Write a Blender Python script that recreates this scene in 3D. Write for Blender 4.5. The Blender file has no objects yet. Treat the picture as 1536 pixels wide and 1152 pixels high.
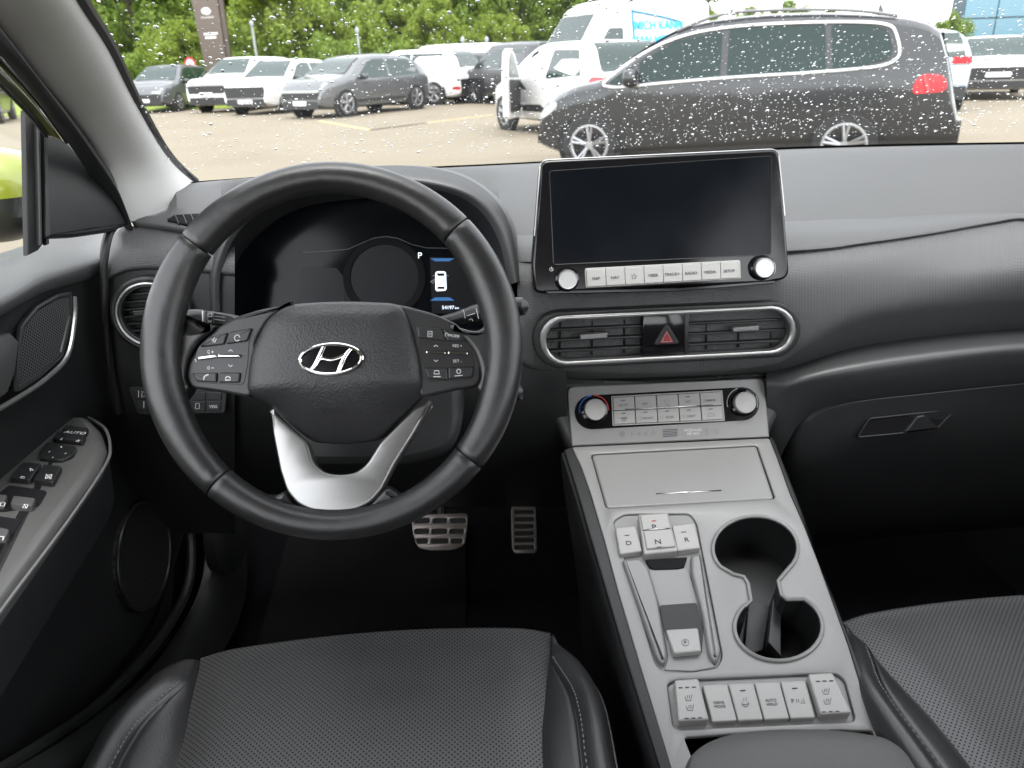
import bpy, bmesh, math, random
import numpy as np
from mathutils import Vector, Matrix
random.seed(7); rng = np.random.default_rng(7)
S = bpy.context.scene
COL = S.collection
# ------------------------------------------------------------------ camera, world, sun, exposure
F = 1150.0                                   # focal length in pixels of the 1536 px wide photograph
YAW, PIT, ROLL = math.radians(3.0), math.radians(22.9), math.radians(2.2)
C = np.array([0.0, 0.0, 1.30])               # x right, y forward, z up from the tarmac (metres)
fw = np.array([math.sin(YAW)*math.cos(PIT), math.cos(YAW)*math.cos(PIT), -math.sin(PIT)])
r0 = np.array([math.cos(YAW), -math.sin(YAW), 0.0]); u0 = np.cross(r0, fw)
rt = math.cos(ROLL)*r0 - math.sin(ROLL)*u0
up = math.cos(ROLL)*u0 + math.sin(ROLL)*r0
cd = bpy.data.cameras.new('camera'); cam = bpy.data.objects.new('camera', cd); COL.objects.link(cam)
cd.sensor_fit = 'HORIZONTAL'; cd.sensor_width = 36.0; cd.lens = 36.0*F/1536.0
cd.clip_start = 0.02; cd.clip_end = 2000
m = Matrix(((rt[0], up[0], -fw[0], C[0]), (rt[1], up[1], -fw[1], C[1]), (rt[2], up[2], -fw[2], C[2]), (0, 0, 0, 1)))
cam.matrix_world = m
cd.dof.use_dof = True; cd.dof.focus_distance = 0.93; cd.dof.aperture_fstop = 9.5
S.camera = cam
W = bpy.data.worlds.new('World'); S.world = W; W.use_nodes = True
nt = W.node_tree; nt.nodes.clear()
sky = nt.nodes.new('ShaderNodeTexSky'); sky.sky_type = 'NISHITA'; sky.sun_disc = False
SUN_EL, SUN_AZ = math.radians(75), math.radians(185)
sky.sun_elevation = SUN_EL; sky.sun_rotation = SUN_AZ; sky.air_density = 1.0; sky.dust_density = 1.0; sky.ozone_density = 1.0
hs = nt.nodes.new('ShaderNodeHueSaturation'); hs.inputs['Saturation'].default_value = 0.12
bg = nt.nodes.new('ShaderNodeBackground'); bg.inputs['Strength'].default_value = 0.15
ow = nt.nodes.new('ShaderNodeOutputWorld')
nt.links.new(sky.outputs[0], hs.inputs['Color']); nt.links.new(hs.outputs[0], bg.inputs['Color']); nt.links.new(bg.outputs[0], ow.inputs['Surface'])
sd = bpy.data.lights.new('sun', 'SUN'); sd.energy = 0.5; sd.angle = math.radians(30); sd.color = (1.0, 0.97, 0.93)
so = bpy.data.objects.new('sun', sd); COL.objects.link(so); so.location = (0, 0, 30)
sdir = Vector((math.sin(SUN_AZ)*math.cos(SUN_EL), math.cos(SUN_AZ)*math.cos(SUN_EL), math.sin(SUN_EL)))
so.rotation_euler = sdir.to_track_quat('Z', 'Y').to_euler()
vs = S.view_settings; vs.view_transform = 'Standard'; vs.look = 'None'; vs.gamma = 1.0; vs.use_curve_mapping = False
vs.exposure = 2.6
S.cycles.max_bounces = 8; S.cycles.transparent_max_bounces = 16; S.cycles.caustics_refractive = False; S.cycles.caustics_reflective = False
S.cycles.use_denoising = True; S.cycles.sample_clamp_indirect = 6.0

# ------------------------------------------------------------------ geometry helpers
def V(p): return Vector((float(p[0]), float(p[1]), float(p[2])))
def ray(px, py): return fw*F + rt*(px-768) + up*(576-py)
def atY(px, py, y): d = ray(px, py); return C + d*(y-C[1])/d[1]
def atZ(px, py, z): d = ray(px, py); return C + d*(z-C[2])/d[2]
def atX(px, py, x): d = ray(px, py); return C + d*(x-C[0])/d[0]
class PL:
    """a real plane in the car; px() turns a picture point into (u, v) on it"""
    def __init__(s, o, n):
        s.o = np.array(o, float); s.n = np.array(n, float); s.n /= np.linalg.norm(s.n)
        s.u = np.cross([0, 0, 1.0], s.n); s.u /= np.linalg.norm(s.u); s.v = np.cross(s.n, s.u)
    def up(s, h): return PL(s.o+s.n*h, s.n)
    def hit(s, px, py): d = ray(px, py); return C + d*np.dot(s.o-C, s.n)/np.dot(d, s.n)
    def px(s, px, py): p = s.hit(px, py)-s.o; return (p@s.u, p@s.v)
    def pxs(s, L): return [s.px(*p) for p in L]
    def w(s, u, v, h=0.0): return s.o + s.u*u + s.v*v + s.n*h
def cr(P, n=6, closed=False):
    P = [np.array(p, float) for p in P]; N = len(P); out = []
    for i in range(N if closed else N-1):
        if closed: a, b, c, d = P[i-1], P[i], P[(i+1) % N], P[(i+2) % N]
        else: a, b, c, d = P[max(i-1, 0)], P[i], P[i+1], P[min(i+2, N-1)]
        for k in range(n):
            t = k/n
            out.append(0.5*((2*b)+(c-a)*t+(2*a-5*b+4*c-d)*t*t+(3*b-a-3*c+d)*t**3))
    if not closed: out.append(P[-1])
    return out
def rpoly(P, r, seg=5):
    """round the corners of a polygon (r: one radius or one per corner)"""
    P = [np.array(p, float) for p in P]; N = len(P); out = []
    for i in range(N):
        a, b, c = P[i-1], P[i], P[(i+1) % N]; rr = r[i] if isinstance(r, (list, tuple)) else r
        d1, d2 = a-b, c-b; l1, l2 = np.linalg.norm(d1), np.linalg.norm(d2)
        k = min(rr, .45*l1, .45*l2); p, q = b+d1/l1*k, b+d2/l2*k
        for j in range(seg+1):
            t = j/seg; out.append((1-t)**2*p+2*t*(1-t)*b+t*t*q)
    return out
def ell(cx, cy, rx, ry, n=40, a0=0): return [(cx+rx*math.cos(a0+2*math.pi*i/n), cy+ry*math.sin(a0+2*math.pi*i/n)) for i in range(n)]
def area2(P): return .5*sum(P[i-1][0]*P[i][1]-P[i][0]*P[i-1][1] for i in range(len(P)))
WL = {}
def wloc(o): return WL.get(o.name, Vector((0, 0, 0)))
def link(name, me, mat, parent=None, label=None, smooth=True, ang=35, local=False):
    if smooth:
        for p in me.polygons: p.use_smooth = True
        me.set_sharp_from_angle(angle=math.radians(ang))
        for p in me.polygons:
            if len(p.vertices) > 4: p.use_smooth = False
    if mat: 
        me.materials.clear(); me.materials.append(mat)
    o = bpy.data.objects.new(name, me); COL.objects.link(o)
    n = len(me.vertices)
    if not local and n:
        co = np.empty(n*3, np.float32); me.vertices.foreach_get('co', co); co = co.reshape(-1, 3)
        c = (co.min(0)+co.max(0))/2; co -= c; me.vertices.foreach_set('co', co.ravel()); me.update()
        WL[o.name] = V(c); o.location = V(c)
    else: WL[o.name] = Vector((0, 0, 0))
    if parent: o.parent = parent; o.location = o.location - (Vector((0,0,0)) if local else wloc(parent))
    if label: o['label'] = label
    return o
def mk(name, vs_, fs, mat, parent=None, label=None, smooth=True, ang=35, local=False, recalc=True):
    me = bpy.data.meshes.new(name); me.from_pydata([tuple(map(float, v)) for v in vs_], [], fs)
    if recalc:
        bm = bmesh.new(); bm.from_mesh(me); bmesh.ops.recalc_face_normals(bm, faces=bm.faces); bm.to_mesh(me); bm.free()
    return link(name, me, mat, parent, label, smooth, ang, local)
def thing(name, loc, label, cat, group=None):
    o = bpy.data.objects.new(name, None); COL.objects.link(o); o.empty_display_size = .05
    o.location = V(loc); WL[o.name] = V(loc); o['label'] = label; o['category'] = cat
    if group: o['group'] = group
    return o
def tag(o, label, cat, group=None):
    o['label'] = label; o['category'] = cat
    if group: o['group'] = group
    return o
def struct(o, k='structure'): o['kind'] = k; return o
class MB:
    """collects shapes that belong to one part"""
    def __init__(s): s.v = []; s.f = []
    def add(s, v, f): n = len(s.v); s.v += [tuple(p) for p in v]; s.f += [tuple(i+n for i in q) for q in f]; return s
    def build(s, name, mat, parent=None, **k): return mk(name, s.v, s.f, mat, parent, **k)
def g_prism(poly, pl, h0, h1, bev=0, seg=2, back=True):
    P = [np.array(p, float) for p in poly]
    if area2(P) < 0: P = P[::-1]
    N = len(P); nr = []
    for i in range(N):
        a, b, c = P[i-1], P[i], P[(i+1) % N]
        e1, e2 = b-a, c-b; e1 = e1/(np.linalg.norm(e1)+1e-12); e2 = e2/(np.linalg.norm(e2)+1e-12)
        n1, n2 = np.array([-e1[1], e1[0]]), np.array([-e2[1], e2[0]]); k = n1+n2; q = k@k
        nr.append(k*(2/q) if q > .5 else n1)
    prof = [(0, h0)]+([(bev*(1-math.cos(t*math.pi/2/seg)), h1-bev+bev*math.sin(t*math.pi/2/seg)) for t in range(seg+1)] if bev > 0 else [(0, h1)])
    v, f = [], []
    for ins, h in prof: v += [pl.w(*(P[i]+nr[i]*ins), h) for i in range(N)]
    for r in range(len(prof)-1):
        for i in range(N):
            j = (i+1) % N; f.append((r*N+i, r*N+j, (r+1)*N+j, (r+1)*N+i))
    f.append(tuple(range((len(prof)-1)*N, len(prof)*N)))
    if back: f.append(tuple(range(N))[::-1])
    return v, f
def prism(name, poly, pl, h0, h1, bev, mat, parent=None, seg=2, **k):
    v, f = g_prism(poly, pl, h0, h1, bev, seg); return mk(name, v, f, mat, parent, **k)
def pillow(name, poly, pl, prof, mat, parent=None, cen=None, **k):
    """domed panel: rings of the outline scaled towards its middle, prof = [(scale, height), ...]"""
    P = [np.array(p, float) for p in poly]; N = len(P); c = np.mean(P, 0) if cen is None else np.array(cen, float)
    v, f = [], []
    for s, h in prof: v += [pl.w(*(c+(p-c)*s), h) for p in P]
    for r in range(len(prof)-1):
        for i in range(N):
            j = (i+1) % N; f.append((r*N+i, r*N+j, (r+1)*N+j, (r+1)*N+i))
    b = len(v); v.append(pl.w(c[0], c[1], prof[-1][1])); r = len(prof)-1
    for i in range(N): f.append((r*N+i, r*N+(i+1) % N, b))
    return mk(name, v, f, mat, parent, **k)
def plate(name, outer, holes, pl, h0, h1, bev, mat, parent=None, res=2, **k):
    """flat plate with holes, rounded edges"""
    cu = bpy.data.curves.new('t', 'CURVE'); cu.dimensions = '2D'; cu.fill_mode = 'BOTH'
    cu.extrude = (h1-h0)/2-bev; cu.bevel_depth = bev; cu.bevel_resolution = res; cu.offset = -bev
    for q in [outer]+holes:
        s = cu.splines.new('POLY'); s.points.add(len(q)-1); s.use_cyclic_u = True
        for i, p in enumerate(q): s.points[i].co = (float(p[0]), float(p[1]), 0, 1)
    ob = bpy.data.objects.new('t', cu); me = bpy.data.meshes.new_from_object(ob)
    bpy.data.objects.remove(ob); bpy.data.curves.remove(cu)
    hm = (h0+h1)/2
    M_ = Matrix(((pl.u[0], pl.v[0], pl.n[0], 0), (pl.u[1], pl.v[1], pl.n[1], 0), (pl.u[2], pl.v[2], pl.n[2], 0), (0, 0, 0, 1)))
    me.transform(Matrix.Translation(V(pl.o+pl.n*hm)) @ M_)
    bm = bmesh.new(); bm.from_mesh(me); bmesh.ops.remove_doubles(bm, verts=bm.verts, dist=1e-6); bmesh.ops.recalc_face_normals(bm, faces=bm.faces); bm.to_mesh(me); bm.free()
    me.name = name
    return link(name, me, mat, parent, **k)
def text(s, pl, px, py, hpx, mat, parent, name='lettering', d=(1, 0), h=.0004, sx=1.0, th=.00015):
    cu = bpy.data.curves.new('t', 'FONT'); cu.body = s; cu.align_x = 'CENTER'; cu.align_y = 'CENTER'; cu.extrude = th
    a = np.array(pl.px(px, py)); b = np.array(pl.px(px+d[0]*10, py+d[1]*10)); q = np.array(pl.px(px+d[1]*10, py-d[0]*10))
    cu.size = float(np.linalg.norm(q-a)/10*hpx/.70); an = math.atan2(b[1]-a[1], b[0]-a[0])
    ob = bpy.data.objects.new('t', cu); me = bpy.data.meshes.new_from_object(ob); bpy.data.objects.remove(ob); bpy.data.curves.remove(cu)
    M_ = Matrix(((pl.u[0], pl.v[0], pl.n[0], 0), (pl.u[1], pl.v[1], pl.n[1], 0), (pl.u[2], pl.v[2], pl.n[2], 0), (0, 0, 0, 1)))
    me.transform(Matrix.Translation(V(pl.w(a[0], a[1], h))) @ M_ @ Matrix.Rotation(an, 4, 'Z') @ Matrix.Diagonal((sx, 1, 1, 1)))
    me.name = name
    return link(name, me, mat, parent, smooth=False)
def g_ribbon(P, w, pl, h):
    P = [np.array(p, float) for p in P]; v, f = [], []
    cl = np.linalg.norm(P[0]-P[-1]) < 1e-7
    for i, p in enumerate(P):
        a = P[i-1] if i else (P[-2] if cl else P[0]); b = P[i+1] if i < len(P)-1 else (P[1] if cl else P[-1])
        t = b-a; t = t/(np.linalg.norm(t)+1e-12); n = np.array([-t[1], t[0]])*w/2
        for q, hh in ((p+n, h), (p-n, h), (p-n, h-.0002), (p+n, h-.0002)): v.append(pl.w(*q, hh))
    for i in range(len(P)-1):
        for k in range(4): f.append((i*4+k, i*4+(k+1) % 4, i*4+4+(k+1) % 4, i*4+4+k))
    return v, f
def icon(lines, pl, w, mat, parent, name='symbol', h=.0005):
    """printed pictogram: strokes given in picture points"""
    b = MB()
    for L in lines: b.add(*g_ribbon(pl.pxs(L), w, pl, h))
    return b.build(name, mat, parent, smooth=False)
def g_tube(P, r, seg=8, closed=False, ref=(0, 0, 1), flat=1.0, cap=True):
    P = [np.array(p, float) for p in P]; N = len(P); v, f = [], []; ref = np.array(ref, float)
    for i, p in enumerate(P):
        a = P[i-1] if (i or closed) else P[0]; b = P[(i+1) % N] if (i < N-1 or closed) else P[-1]
        t = b-a; t /= np.linalg.norm(t)+1e-12; s = np.cross(ref, t); s /= np.linalg.norm(s)+1e-12; q = np.cross(t, s)
        rr = r[i] if hasattr(r, '__len__') else r
        for k in range(seg):
            an = 2*math.pi*k/seg; v.append(p+s*rr*math.cos(an)+q*rr*flat*math.sin(an))
    for i in range(N if closed else N-1):
        j = (i+1) % N
        for k in range(seg): f.append((i*seg+k, i*seg+(k+1) % seg, j*seg+(k+1) % seg, j*seg+k))
    if not closed and cap: f += [tuple(range(seg))[::-1], tuple(range((N-1)*seg, N*seg))]
    return v, f
def tube(name, P, r, mat, parent=None, seg=8, closed=False, ref=(0, 0, 1), flat=1.0, **k):
    return mk(name, *g_tube(P, r, seg, closed, ref, flat), mat, parent, **k)
def g_grid(rows, cu=False):
    n, m_ = len(rows), len(rows[0]); v = [p for r in rows for p in r]; f = []
    for i in range(n-1):
        for j in range(m_ if cu else m_-1):
            k = (j+1) % m_; f.append((i*m_+j, i*m_+k, (i+1)*m_+k, (i+1)*m_+j))
    return v, f
def g_lathe(prof, o, ax, seg=32, a_ref=None):
    """prof = [(radius, height along axis)]"""
    ax = np.array(ax, float); ax /= np.linalg.norm(ax); t = np.array([1., 0, 0]) if abs(ax[0]) < .8 else np.array([0, 1., 0])
    e1 = np.cross(ax, t); e1 /= np.linalg.norm(e1); e2 = np.cross(ax, e1); rows = []
    for r, h in prof: rows.append([np.array(o)+ax*h+(e1*math.cos(2*math.pi*k/seg)+e2*math.sin(2*math.pi*k/seg))*r for k in range(seg)])
    return g_grid(rows, True)
def fx(pts):
    """smooth y(x) through picture points"""
    Q = np.array(cr(pts, 10)); return lambda x: float(np.interp(x, Q[:, 0], Q[:, 1]))
def row(pts, y, xs):
    """3D row: picture polyline set at forward distance y (number or [(px, y), ...])"""
    g = fx(pts); yy = (lambda x: y) if not isinstance(y, list) else fx(y)
    return [atY(x, g(x), yy(x)) for x in xs]
def sheet(name, rows, mat, parent, nv=6, **k):
    R = [np.array(r) for r in rows]; Q = np.array(cr(R, nv))
    o = mk(name, *g_grid([list(q) for q in Q]), mat, parent, **k)
    a, b = Q.shape[:2]; mr_ = Q[a//2]; U = np.concatenate([[0], np.cumsum(np.linalg.norm(np.diff(mr_, axis=0), axis=1))])
    Vv = np.concatenate([np.zeros((1, b)), np.cumsum(np.linalg.norm(np.diff(Q, axis=0), axis=2), axis=0)]).ravel()
    me = o.data; uv = me.uv_layers.new(name='UVMap'); vi = np.empty(len(me.loops), np.int32); me.loops.foreach_get('vertex_index', vi)
    uv.data.foreach_set('uv', np.stack([U[vi % b], Vv[vi]], 1).astype(np.float32).ravel())
    return o
def g_box(lo, hi):
    x0, y0, z0 = lo; x1, y1, z1 = hi
    return [(x0,y0,z0),(x1,y0,z0),(x1,y1,z0),(x0,y1,z0),(x0,y0,z1),(x1,y0,z1),(x1,y1,z1),(x0,y1,z1)], [(0,3,2,1),(4,5,6,7),(0,1,5,4),(1,2,6,5),(2,3,7,6),(3,0,4,7)]
# ------------------------------------------------------------------ materials
def M(name, base, rough=.5, metal=0.0, spec=.5, coat=0.0, emis=None, es=1.0, bump=None, var=None, crease=None):
    m_ = bpy.data.materials.new(name); m_.use_nodes = True; t = m_.node_tree; b = t.nodes['Principled BSDF']; L = t.links
    b.inputs['Base Color'].default_value = (*base, 1); b.inputs['Roughness'].default_value = rough; b.inputs['Metallic'].default_value = metal
    b.inputs['Specular IOR Level'].default_value = spec; b.inputs['Coat Weight'].default_value = coat; b.inputs['Coat Roughness'].default_value = .06
    if emis: b.inputs['Emission Color'].default_value = (*emis, 1); b.inputs['Emission Strength'].default_value = es
    tc = t.nodes.new('ShaderNodeTexCoord')
    def math_(op, a, c=None):
        n = t.nodes.new('ShaderNodeMath'); n.operation = op
        for i, q in enumerate((a, c)):
            if q is None: continue
            if isinstance(q, (int, float)): n.inputs[i].default_value = q
            else: L.new(q, n.inputs[i])
        return n.outputs[0]
    if var:   # (scale, amount): uneven tone, wear
        no = t.nodes.new('ShaderNodeTexNoise'); no.inputs['Scale'].default_value = var[0]; no.inputs['Detail'].default_value = 6
        L.new(tc.outputs['Object'], no.inputs['Vector'])
        mx = t.nodes.new('ShaderNodeMix'); mx.data_type = 'RGBA'
        mx.inputs[6].default_value = (*[c*(1-var[1]) for c in base], 1); mx.inputs[7].default_value = (*[min(1, c*(1+var[1])) for c in base], 1)
        L.new(no.outputs[0], mx.inputs[0]); L.new(mx.outputs[2], b.inputs['Base Color'])
        mr = t.nodes.new('ShaderNodeMapRange'); mr.inputs[3].default_value = max(.02, rough-.12*min(1, var[1]*3)); mr.inputs[4].default_value = min(1, rough+.12*min(1, var[1]*3))
        L.new(no.outputs[0], mr.inputs[0]); L.new(mr.outputs[0], b.inputs['Roughness'])
    if bump:
        kind, sc, st, dist = bump; bn = t.nodes.new('ShaderNodeBump'); bn.inputs['Strength'].default_value = st; bn.inputs['Distance'].default_value = dist
        if kind == 'grain':
            n = t.nodes.new('ShaderNodeTexNoise'); n.inputs['Scale'].default_value = sc; n.inputs['Detail'].default_value = 3; L.new(tc.outputs['Object'], n.inputs['Vector']); hgt = n.outputs[0]
        elif kind == 'leather':
            n = t.nodes.new('ShaderNodeTexVoronoi'); n.inputs['Scale'].default_value = sc; L.new(tc.outputs['Object'], n.inputs['Vector']); hgt = n.outputs['Distance']
        elif kind in ('weave', 'weavedoor'):
            sp = t.nodes.new('ShaderNodeSeparateXYZ'); L.new(tc.outputs['UV'], sp.inputs[0])
            a, c = sp.outputs[0], sp.outputs[1]
            p_ = math_('SINE', math_('MULTIPLY', math_('ADD', a, c), sc)); q_ = math_('SINE', math_('MULTIPLY', math_('SUBTRACT', a, c), sc))
            hgt = math_('MULTIPLY', p_, q_)
        elif kind == 'ribs':
            sp = t.nodes.new('ShaderNodeSeparateXYZ'); L.new(tc.outputs['Object'], sp.inputs[0])
            hgt = math_('SINE', math_('MULTIPLY', sp.outputs[1], sc))
        L.new(hgt, bn.inputs['Height']); L.new(bn.outputs[0], b.inputs['Normal'])
        if crease:   # (scale, strength, distance): soft sags and creases in the cover
            n2 = t.nodes.new('ShaderNodeTexNoise'); n2.inputs['Scale'].default_value = crease[0]; n2.inputs['Detail'].default_value = 2; n2.inputs['Distortion'].default_value = .3; L.new(tc.outputs['Object'], n2.inputs['Vector'])
            b2 = t.nodes.new('ShaderNodeBump'); b2.inputs['Strength'].default_value = crease[1]; b2.inputs['Distance'].default_value = crease[2]; L.new(n2.outputs[0], b2.inputs['Height']); L.new(b2.outputs[0], bn.inputs['Normal'])
    return m_
def dots(m_, sc, r, col, diag=True, use_uv=True):
    """punched holes: small dark recessed dots on a lattice (UV in metres)"""
    t = m_.node_tree; L = t.links; b = t.nodes['Principled BSDF']; tc = t.nodes.new('ShaderNodeTexCoord')
    def N(op, *a):
        n = t.nodes.new('ShaderNodeVectorMath'); n.operation = op
        for i, q in enumerate(a):
            if isinstance(q, tuple): n.inputs[i].default_value = q
            else: L.new(q, n.inputs[i])
        return n.outputs['Value'] if op == 'LENGTH' else n.outputs[0]
    rot = t.nodes.new('ShaderNodeMapping'); rot.inputs['Rotation'].default_value = (0, 0, math.radians(45) if diag else 0); rot.inputs['Scale'].default_value = (1/sc, 1/sc, 1)
    L.new(tc.outputs['UV' if use_uv else 'Object'], rot.inputs['Vector'])
    d = N('LENGTH', N('SUBTRACT', N('FRACTION', N('MULTIPLY', rot.outputs[0], (1, 1, 0))), (.5, .5, 0)))
    mr = t.nodes.new('ShaderNodeMapRange'); mr.inputs[1].default_value = r*.8; mr.inputs[2].default_value = r*1.1; L.new(d, mr.inputs[0])
    mx = t.nodes.new('ShaderNodeMix'); mx.data_type = 'RGBA'; mx.inputs[6].default_value = (*col, 1)
    src = b.inputs['Base Color'].links[0].from_socket if b.inputs['Base Color'].is_linked else None
    if src: L.new(src, mx.inputs[7])
    else: mx.inputs[7].default_value = b.inputs['Base Color'].default_value
    L.new(mr.outputs[0], mx.inputs[0]); L.new(mx.outputs[2], b.inputs['Base Color'])
    sp = t.nodes.new('ShaderNodeMath'); sp.operation = 'MULTIPLY'; sp.inputs[1].default_value = b.inputs['Specular IOR Level'].default_value
    L.new(mr.outputs[0], sp.inputs[0]); L.new(sp.outputs[0], b.inputs['Specular IOR Level'])
    return m_
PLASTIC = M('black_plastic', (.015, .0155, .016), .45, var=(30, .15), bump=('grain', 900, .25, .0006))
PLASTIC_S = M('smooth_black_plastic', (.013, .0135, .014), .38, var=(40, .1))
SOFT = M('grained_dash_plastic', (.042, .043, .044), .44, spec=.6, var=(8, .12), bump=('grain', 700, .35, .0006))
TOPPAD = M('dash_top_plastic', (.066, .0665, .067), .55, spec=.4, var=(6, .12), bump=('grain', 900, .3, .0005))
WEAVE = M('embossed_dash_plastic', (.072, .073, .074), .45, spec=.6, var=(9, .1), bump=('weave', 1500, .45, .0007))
WEAVE_D = M('embossed_door_plastic', (.062, .063, .064), .47, spec=.6, var=(9, .1), bump=('weavedoor', 1500, .45, .0007))
SILVER = M('satin_silver', (.25, .247, .243), .42, metal=.3, spec=.5, var=(14, .06))
SILVER_B = M('silver_buttons', (.37, .363, .352), .42, metal=.2, var=(60, .04))
SILVER_V = M('wheel_silver', (.31, .31, .305), .30, metal=.85)
CHROME = M('chrome', (.75, .75, .75), .10, metal=1.0)
BRUSH = M('brushed_metal', (.40, .40, .395), .30, metal=.9)
GLOSS = M('gloss_black', (.006, .006, .007), .10, spec=.4, var=(20, .2))
SCREEN = M('screen_glass', (.004, .005, .007), .14, spec=.16, var=(14, .25))
MATTE = M('matte_black', (.006, .006, .007), .7, spec=.2)
LEATHER = M('wheel_leather', (.014, .014, .0145), .36, spec=.65, var=(25, .2), bump=('leather', 900, .2, .0005), crease=(30, .35, .003))
SEATL = M('seat_leather', (.028, .028, .029), .31, spec=.7, var=(18, .2), bump=('leather', 520, .22, .0006), crease=(14, .4, .003))
PERF = dots(M('perforated_leather', (.052, .052, .053), .34, spec=.65, var=(16, .15), bump=('leather', 600, .15, .0005), crease=(9, .4, .0035)), .0043, .22, (.006, .006, .007))
AIRBAG = M('airbag_cover', (.020, .020, .021), .44, spec=.55, bump=('leather', 520, .4, .0007))
CARPET = M('carpet', (.004, .004, .005), .95, spec=.05, bump=('grain', 400, .8, .002))
GRILLE = dots(M('speaker_grille', (.09, .09, .092), .45, metal=.3), .0034, .33, (.002, .002, .002), use_uv=True)
GRILLE_D = dots(M('door_speaker_grille', (.02, .02, .021), .5), .0034, .3, (.002, .002, .002), use_uv=True)
PRINT_W = M('white_print', (.6, .6, .6), .5)
PRINT_G = M('grey_print', (.10, .10, .11), .5)
PRINT_D = M('dark_print', (.015, .015, .04), .5)
PILLAR = M('grey_pillar_fabric', (.56, .555, .535), .85, spec=.2, var=(20, .05), bump=('grain', 1200, .3, .0005))
RUBBER = M('black_rubber', (.008, .008, .008), .55)
YELLOW = M('acid_yellow_paint', (.20, .23, .012), .3, coat=.8, spec=.5)
RED = M('red_print', (.55, .03, .04), .4)
BLUE = M('blue_print', (.05, .18, .65), .4)
THREAD = M('grey_thread', (.25, .25, .25), .8)
LITW = M('lit_white', (.6, .65, .75), .4, emis=(.75, .85, 1.0), es=.28)
LITB = M('lit_blue', (.02, .06, .15), .4, emis=(.05, .22, .55), es=.10)
# ------------------------------------------------------------------ cabin shell (setting of the close-up)
def yb(x): return 1.43-.26*((x-.27)/.72)**2
FOOT = []                                     # foot of the glass: where it meets the dash top
for q in cr([(290, 269), (540, 252), (800, 240), (1180, 218), (1536, 210), (1700, 209)], 4):
    y = 1.3
    for _ in range(12): y = yb(atY(q[0], q[1], y)[0])
    FOOT.append(atY(q[0], q[1], y))
FX = [p[0] for p in FOOT]; FZ = [p[2] for p in FOOT]
def zf(x): return float(np.interp(x, FX, FZ))
def wsp(x, t):                                # windscreen surface, t = metres back from its foot
    return np.array([x, yb(x)-t, zf(x)+t*.45])
flo = MB(); flo.add(*g_box((-.56, -.9, .30), (1.10, 1.62, .34))); flo.add(*g_box((-.56, 1.56, .34), (1.10, 1.62, 1.05)))
struct(flo.build('cabin_floor', CARPET, smooth=False))
shell = thing('car_bodyshell', (.27, -.2, .3), 'roof, rear pillars and far side of the car round the cabin', 'car body')
HEAD = M('headliner', (.42, .41, .39), .9, spec=.1)
rows = []
for y, z in ((.68, 1.485), (.46, 1.575), (.30, 1.605), (0, 1.625), (-.5, 1.63), (-1.0, 1.60), (-1.5, 1.50)):
    rows.append([(.27+.66*s, y-.06*s*s, z-.05*abs(s)**3) for s in np.linspace(-1, 1, 13)])
mk('headliner', *g_grid(rows), HEAD, shell)
rows2 = [[(p[0], p[1]+.02, p[2]+.03) for p in r] for r in rows]
mk('roof_panel', *g_grid(rows2), YELLOW, shell)
for s in (-1, 1):
    x = .27+.80*s
    for gg in (g_grid([[(x, -.18, 1.05), (x, -.36, 1.05)], [(x-.14*s, -.22, 1.58), (x-.14*s, -.38, 1.58)]]), g_grid([[(x, -1.1, 1.05), (x, -1.75, 1.05)], [(x-.14*s, -1.1, 1.55), (x-.14*s, -1.5, 1.55)]])): mk('side_pillar', *gg, PILLAR, shell)
    mk('side_wall', *g_box((x-.03 if s < 0 else x, -1.8, .3), (x if s < 0 else x+.03, .25, 1.06)), PLASTIC, shell, smooth=False)
mk('tailgate_trim', *g_box((-.5, -1.82, .3), (1.05, -1.78, 1.1)), PLASTIC, shell, smooth=False)
b = MB(); b.add(*g_box((-.45, -.95, .45), (1.0, -.80, 1.12))); b.add(*g_box((-.45, -.80, .42), (1.0, -.35, .62)))
tag(b.build('rear_seat', SEATL, smooth=False), 'dark rear bench seat behind the front seats', 'seat')
mk('passenger_side_wall', *g_box((1.0, .25, .3), (1.07, 1.6, 1.09)), PLASTIC, shell, smooth=False)
mk('scuttle', *g_box((-.56, 1.50, .9), (1.10, 1.60, 1.10)), MATTE, shell, smooth=False)
# ------------------------------------------------------------------ windscreen with rain
GLASS = bpy.data.materials.new('windscreen_glass'); GLASS.use_nodes = True; t = GLASS.node_tree; t.nodes.clear()
o_ = t.nodes.new('ShaderNodeOutputMaterial'); mx = t.nodes.new('ShaderNodeMixShader'); tr = t.nodes.new('ShaderNodeBsdfTransparent'); gl = t.nodes.new('ShaderNodeBsdfGlossy'); fr = t.nodes.new('ShaderNodeLayerWeight'); fr.inputs[0].default_value = .5; pw = t.nodes.new('ShaderNodeMath'); pw.operation = 'POWER'; pw.inputs[1].default_value = 5; ma = t.nodes.new('ShaderNodeMath'); ma.operation = 'MULTIPLY_ADD'; ma.inputs[1].default_value = .55; ma.inputs[2].default_value = .03; t.links.new(fr.outputs['Facing'], pw.inputs[0]); t.links.new(pw.outputs[0], ma.inputs[0])
tr.inputs[0].default_value = (.94, .955, .95, 1); gl.inputs['Roughness'].default_value = .01
t.links.new(ma.outputs[0], mx.inputs[0]); t.links.new(tr.outputs[0], mx.inputs[1]); t.links.new(gl.outputs[0], mx.inputs[2]); t.links.new(mx.outputs[0], o_.inputs[0])
ws = thing('windscreen', wsp(.27, 0), 'rain spotted windscreen above the dashboard', 'windscreen')
xs = np.linspace(-.46, 1.0, 40); ts = np.linspace(-.02, 1.0, 14)
mk('glass_pane', *g_grid([[wsp(x, t_) for x in xs] for t_ in ts]), GLASS, ws)
fb = [[wsp(x, t_)+np.array([0, -.004, -.004]) for x in xs] for t_ in (-.03, -.012, .004)]
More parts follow.
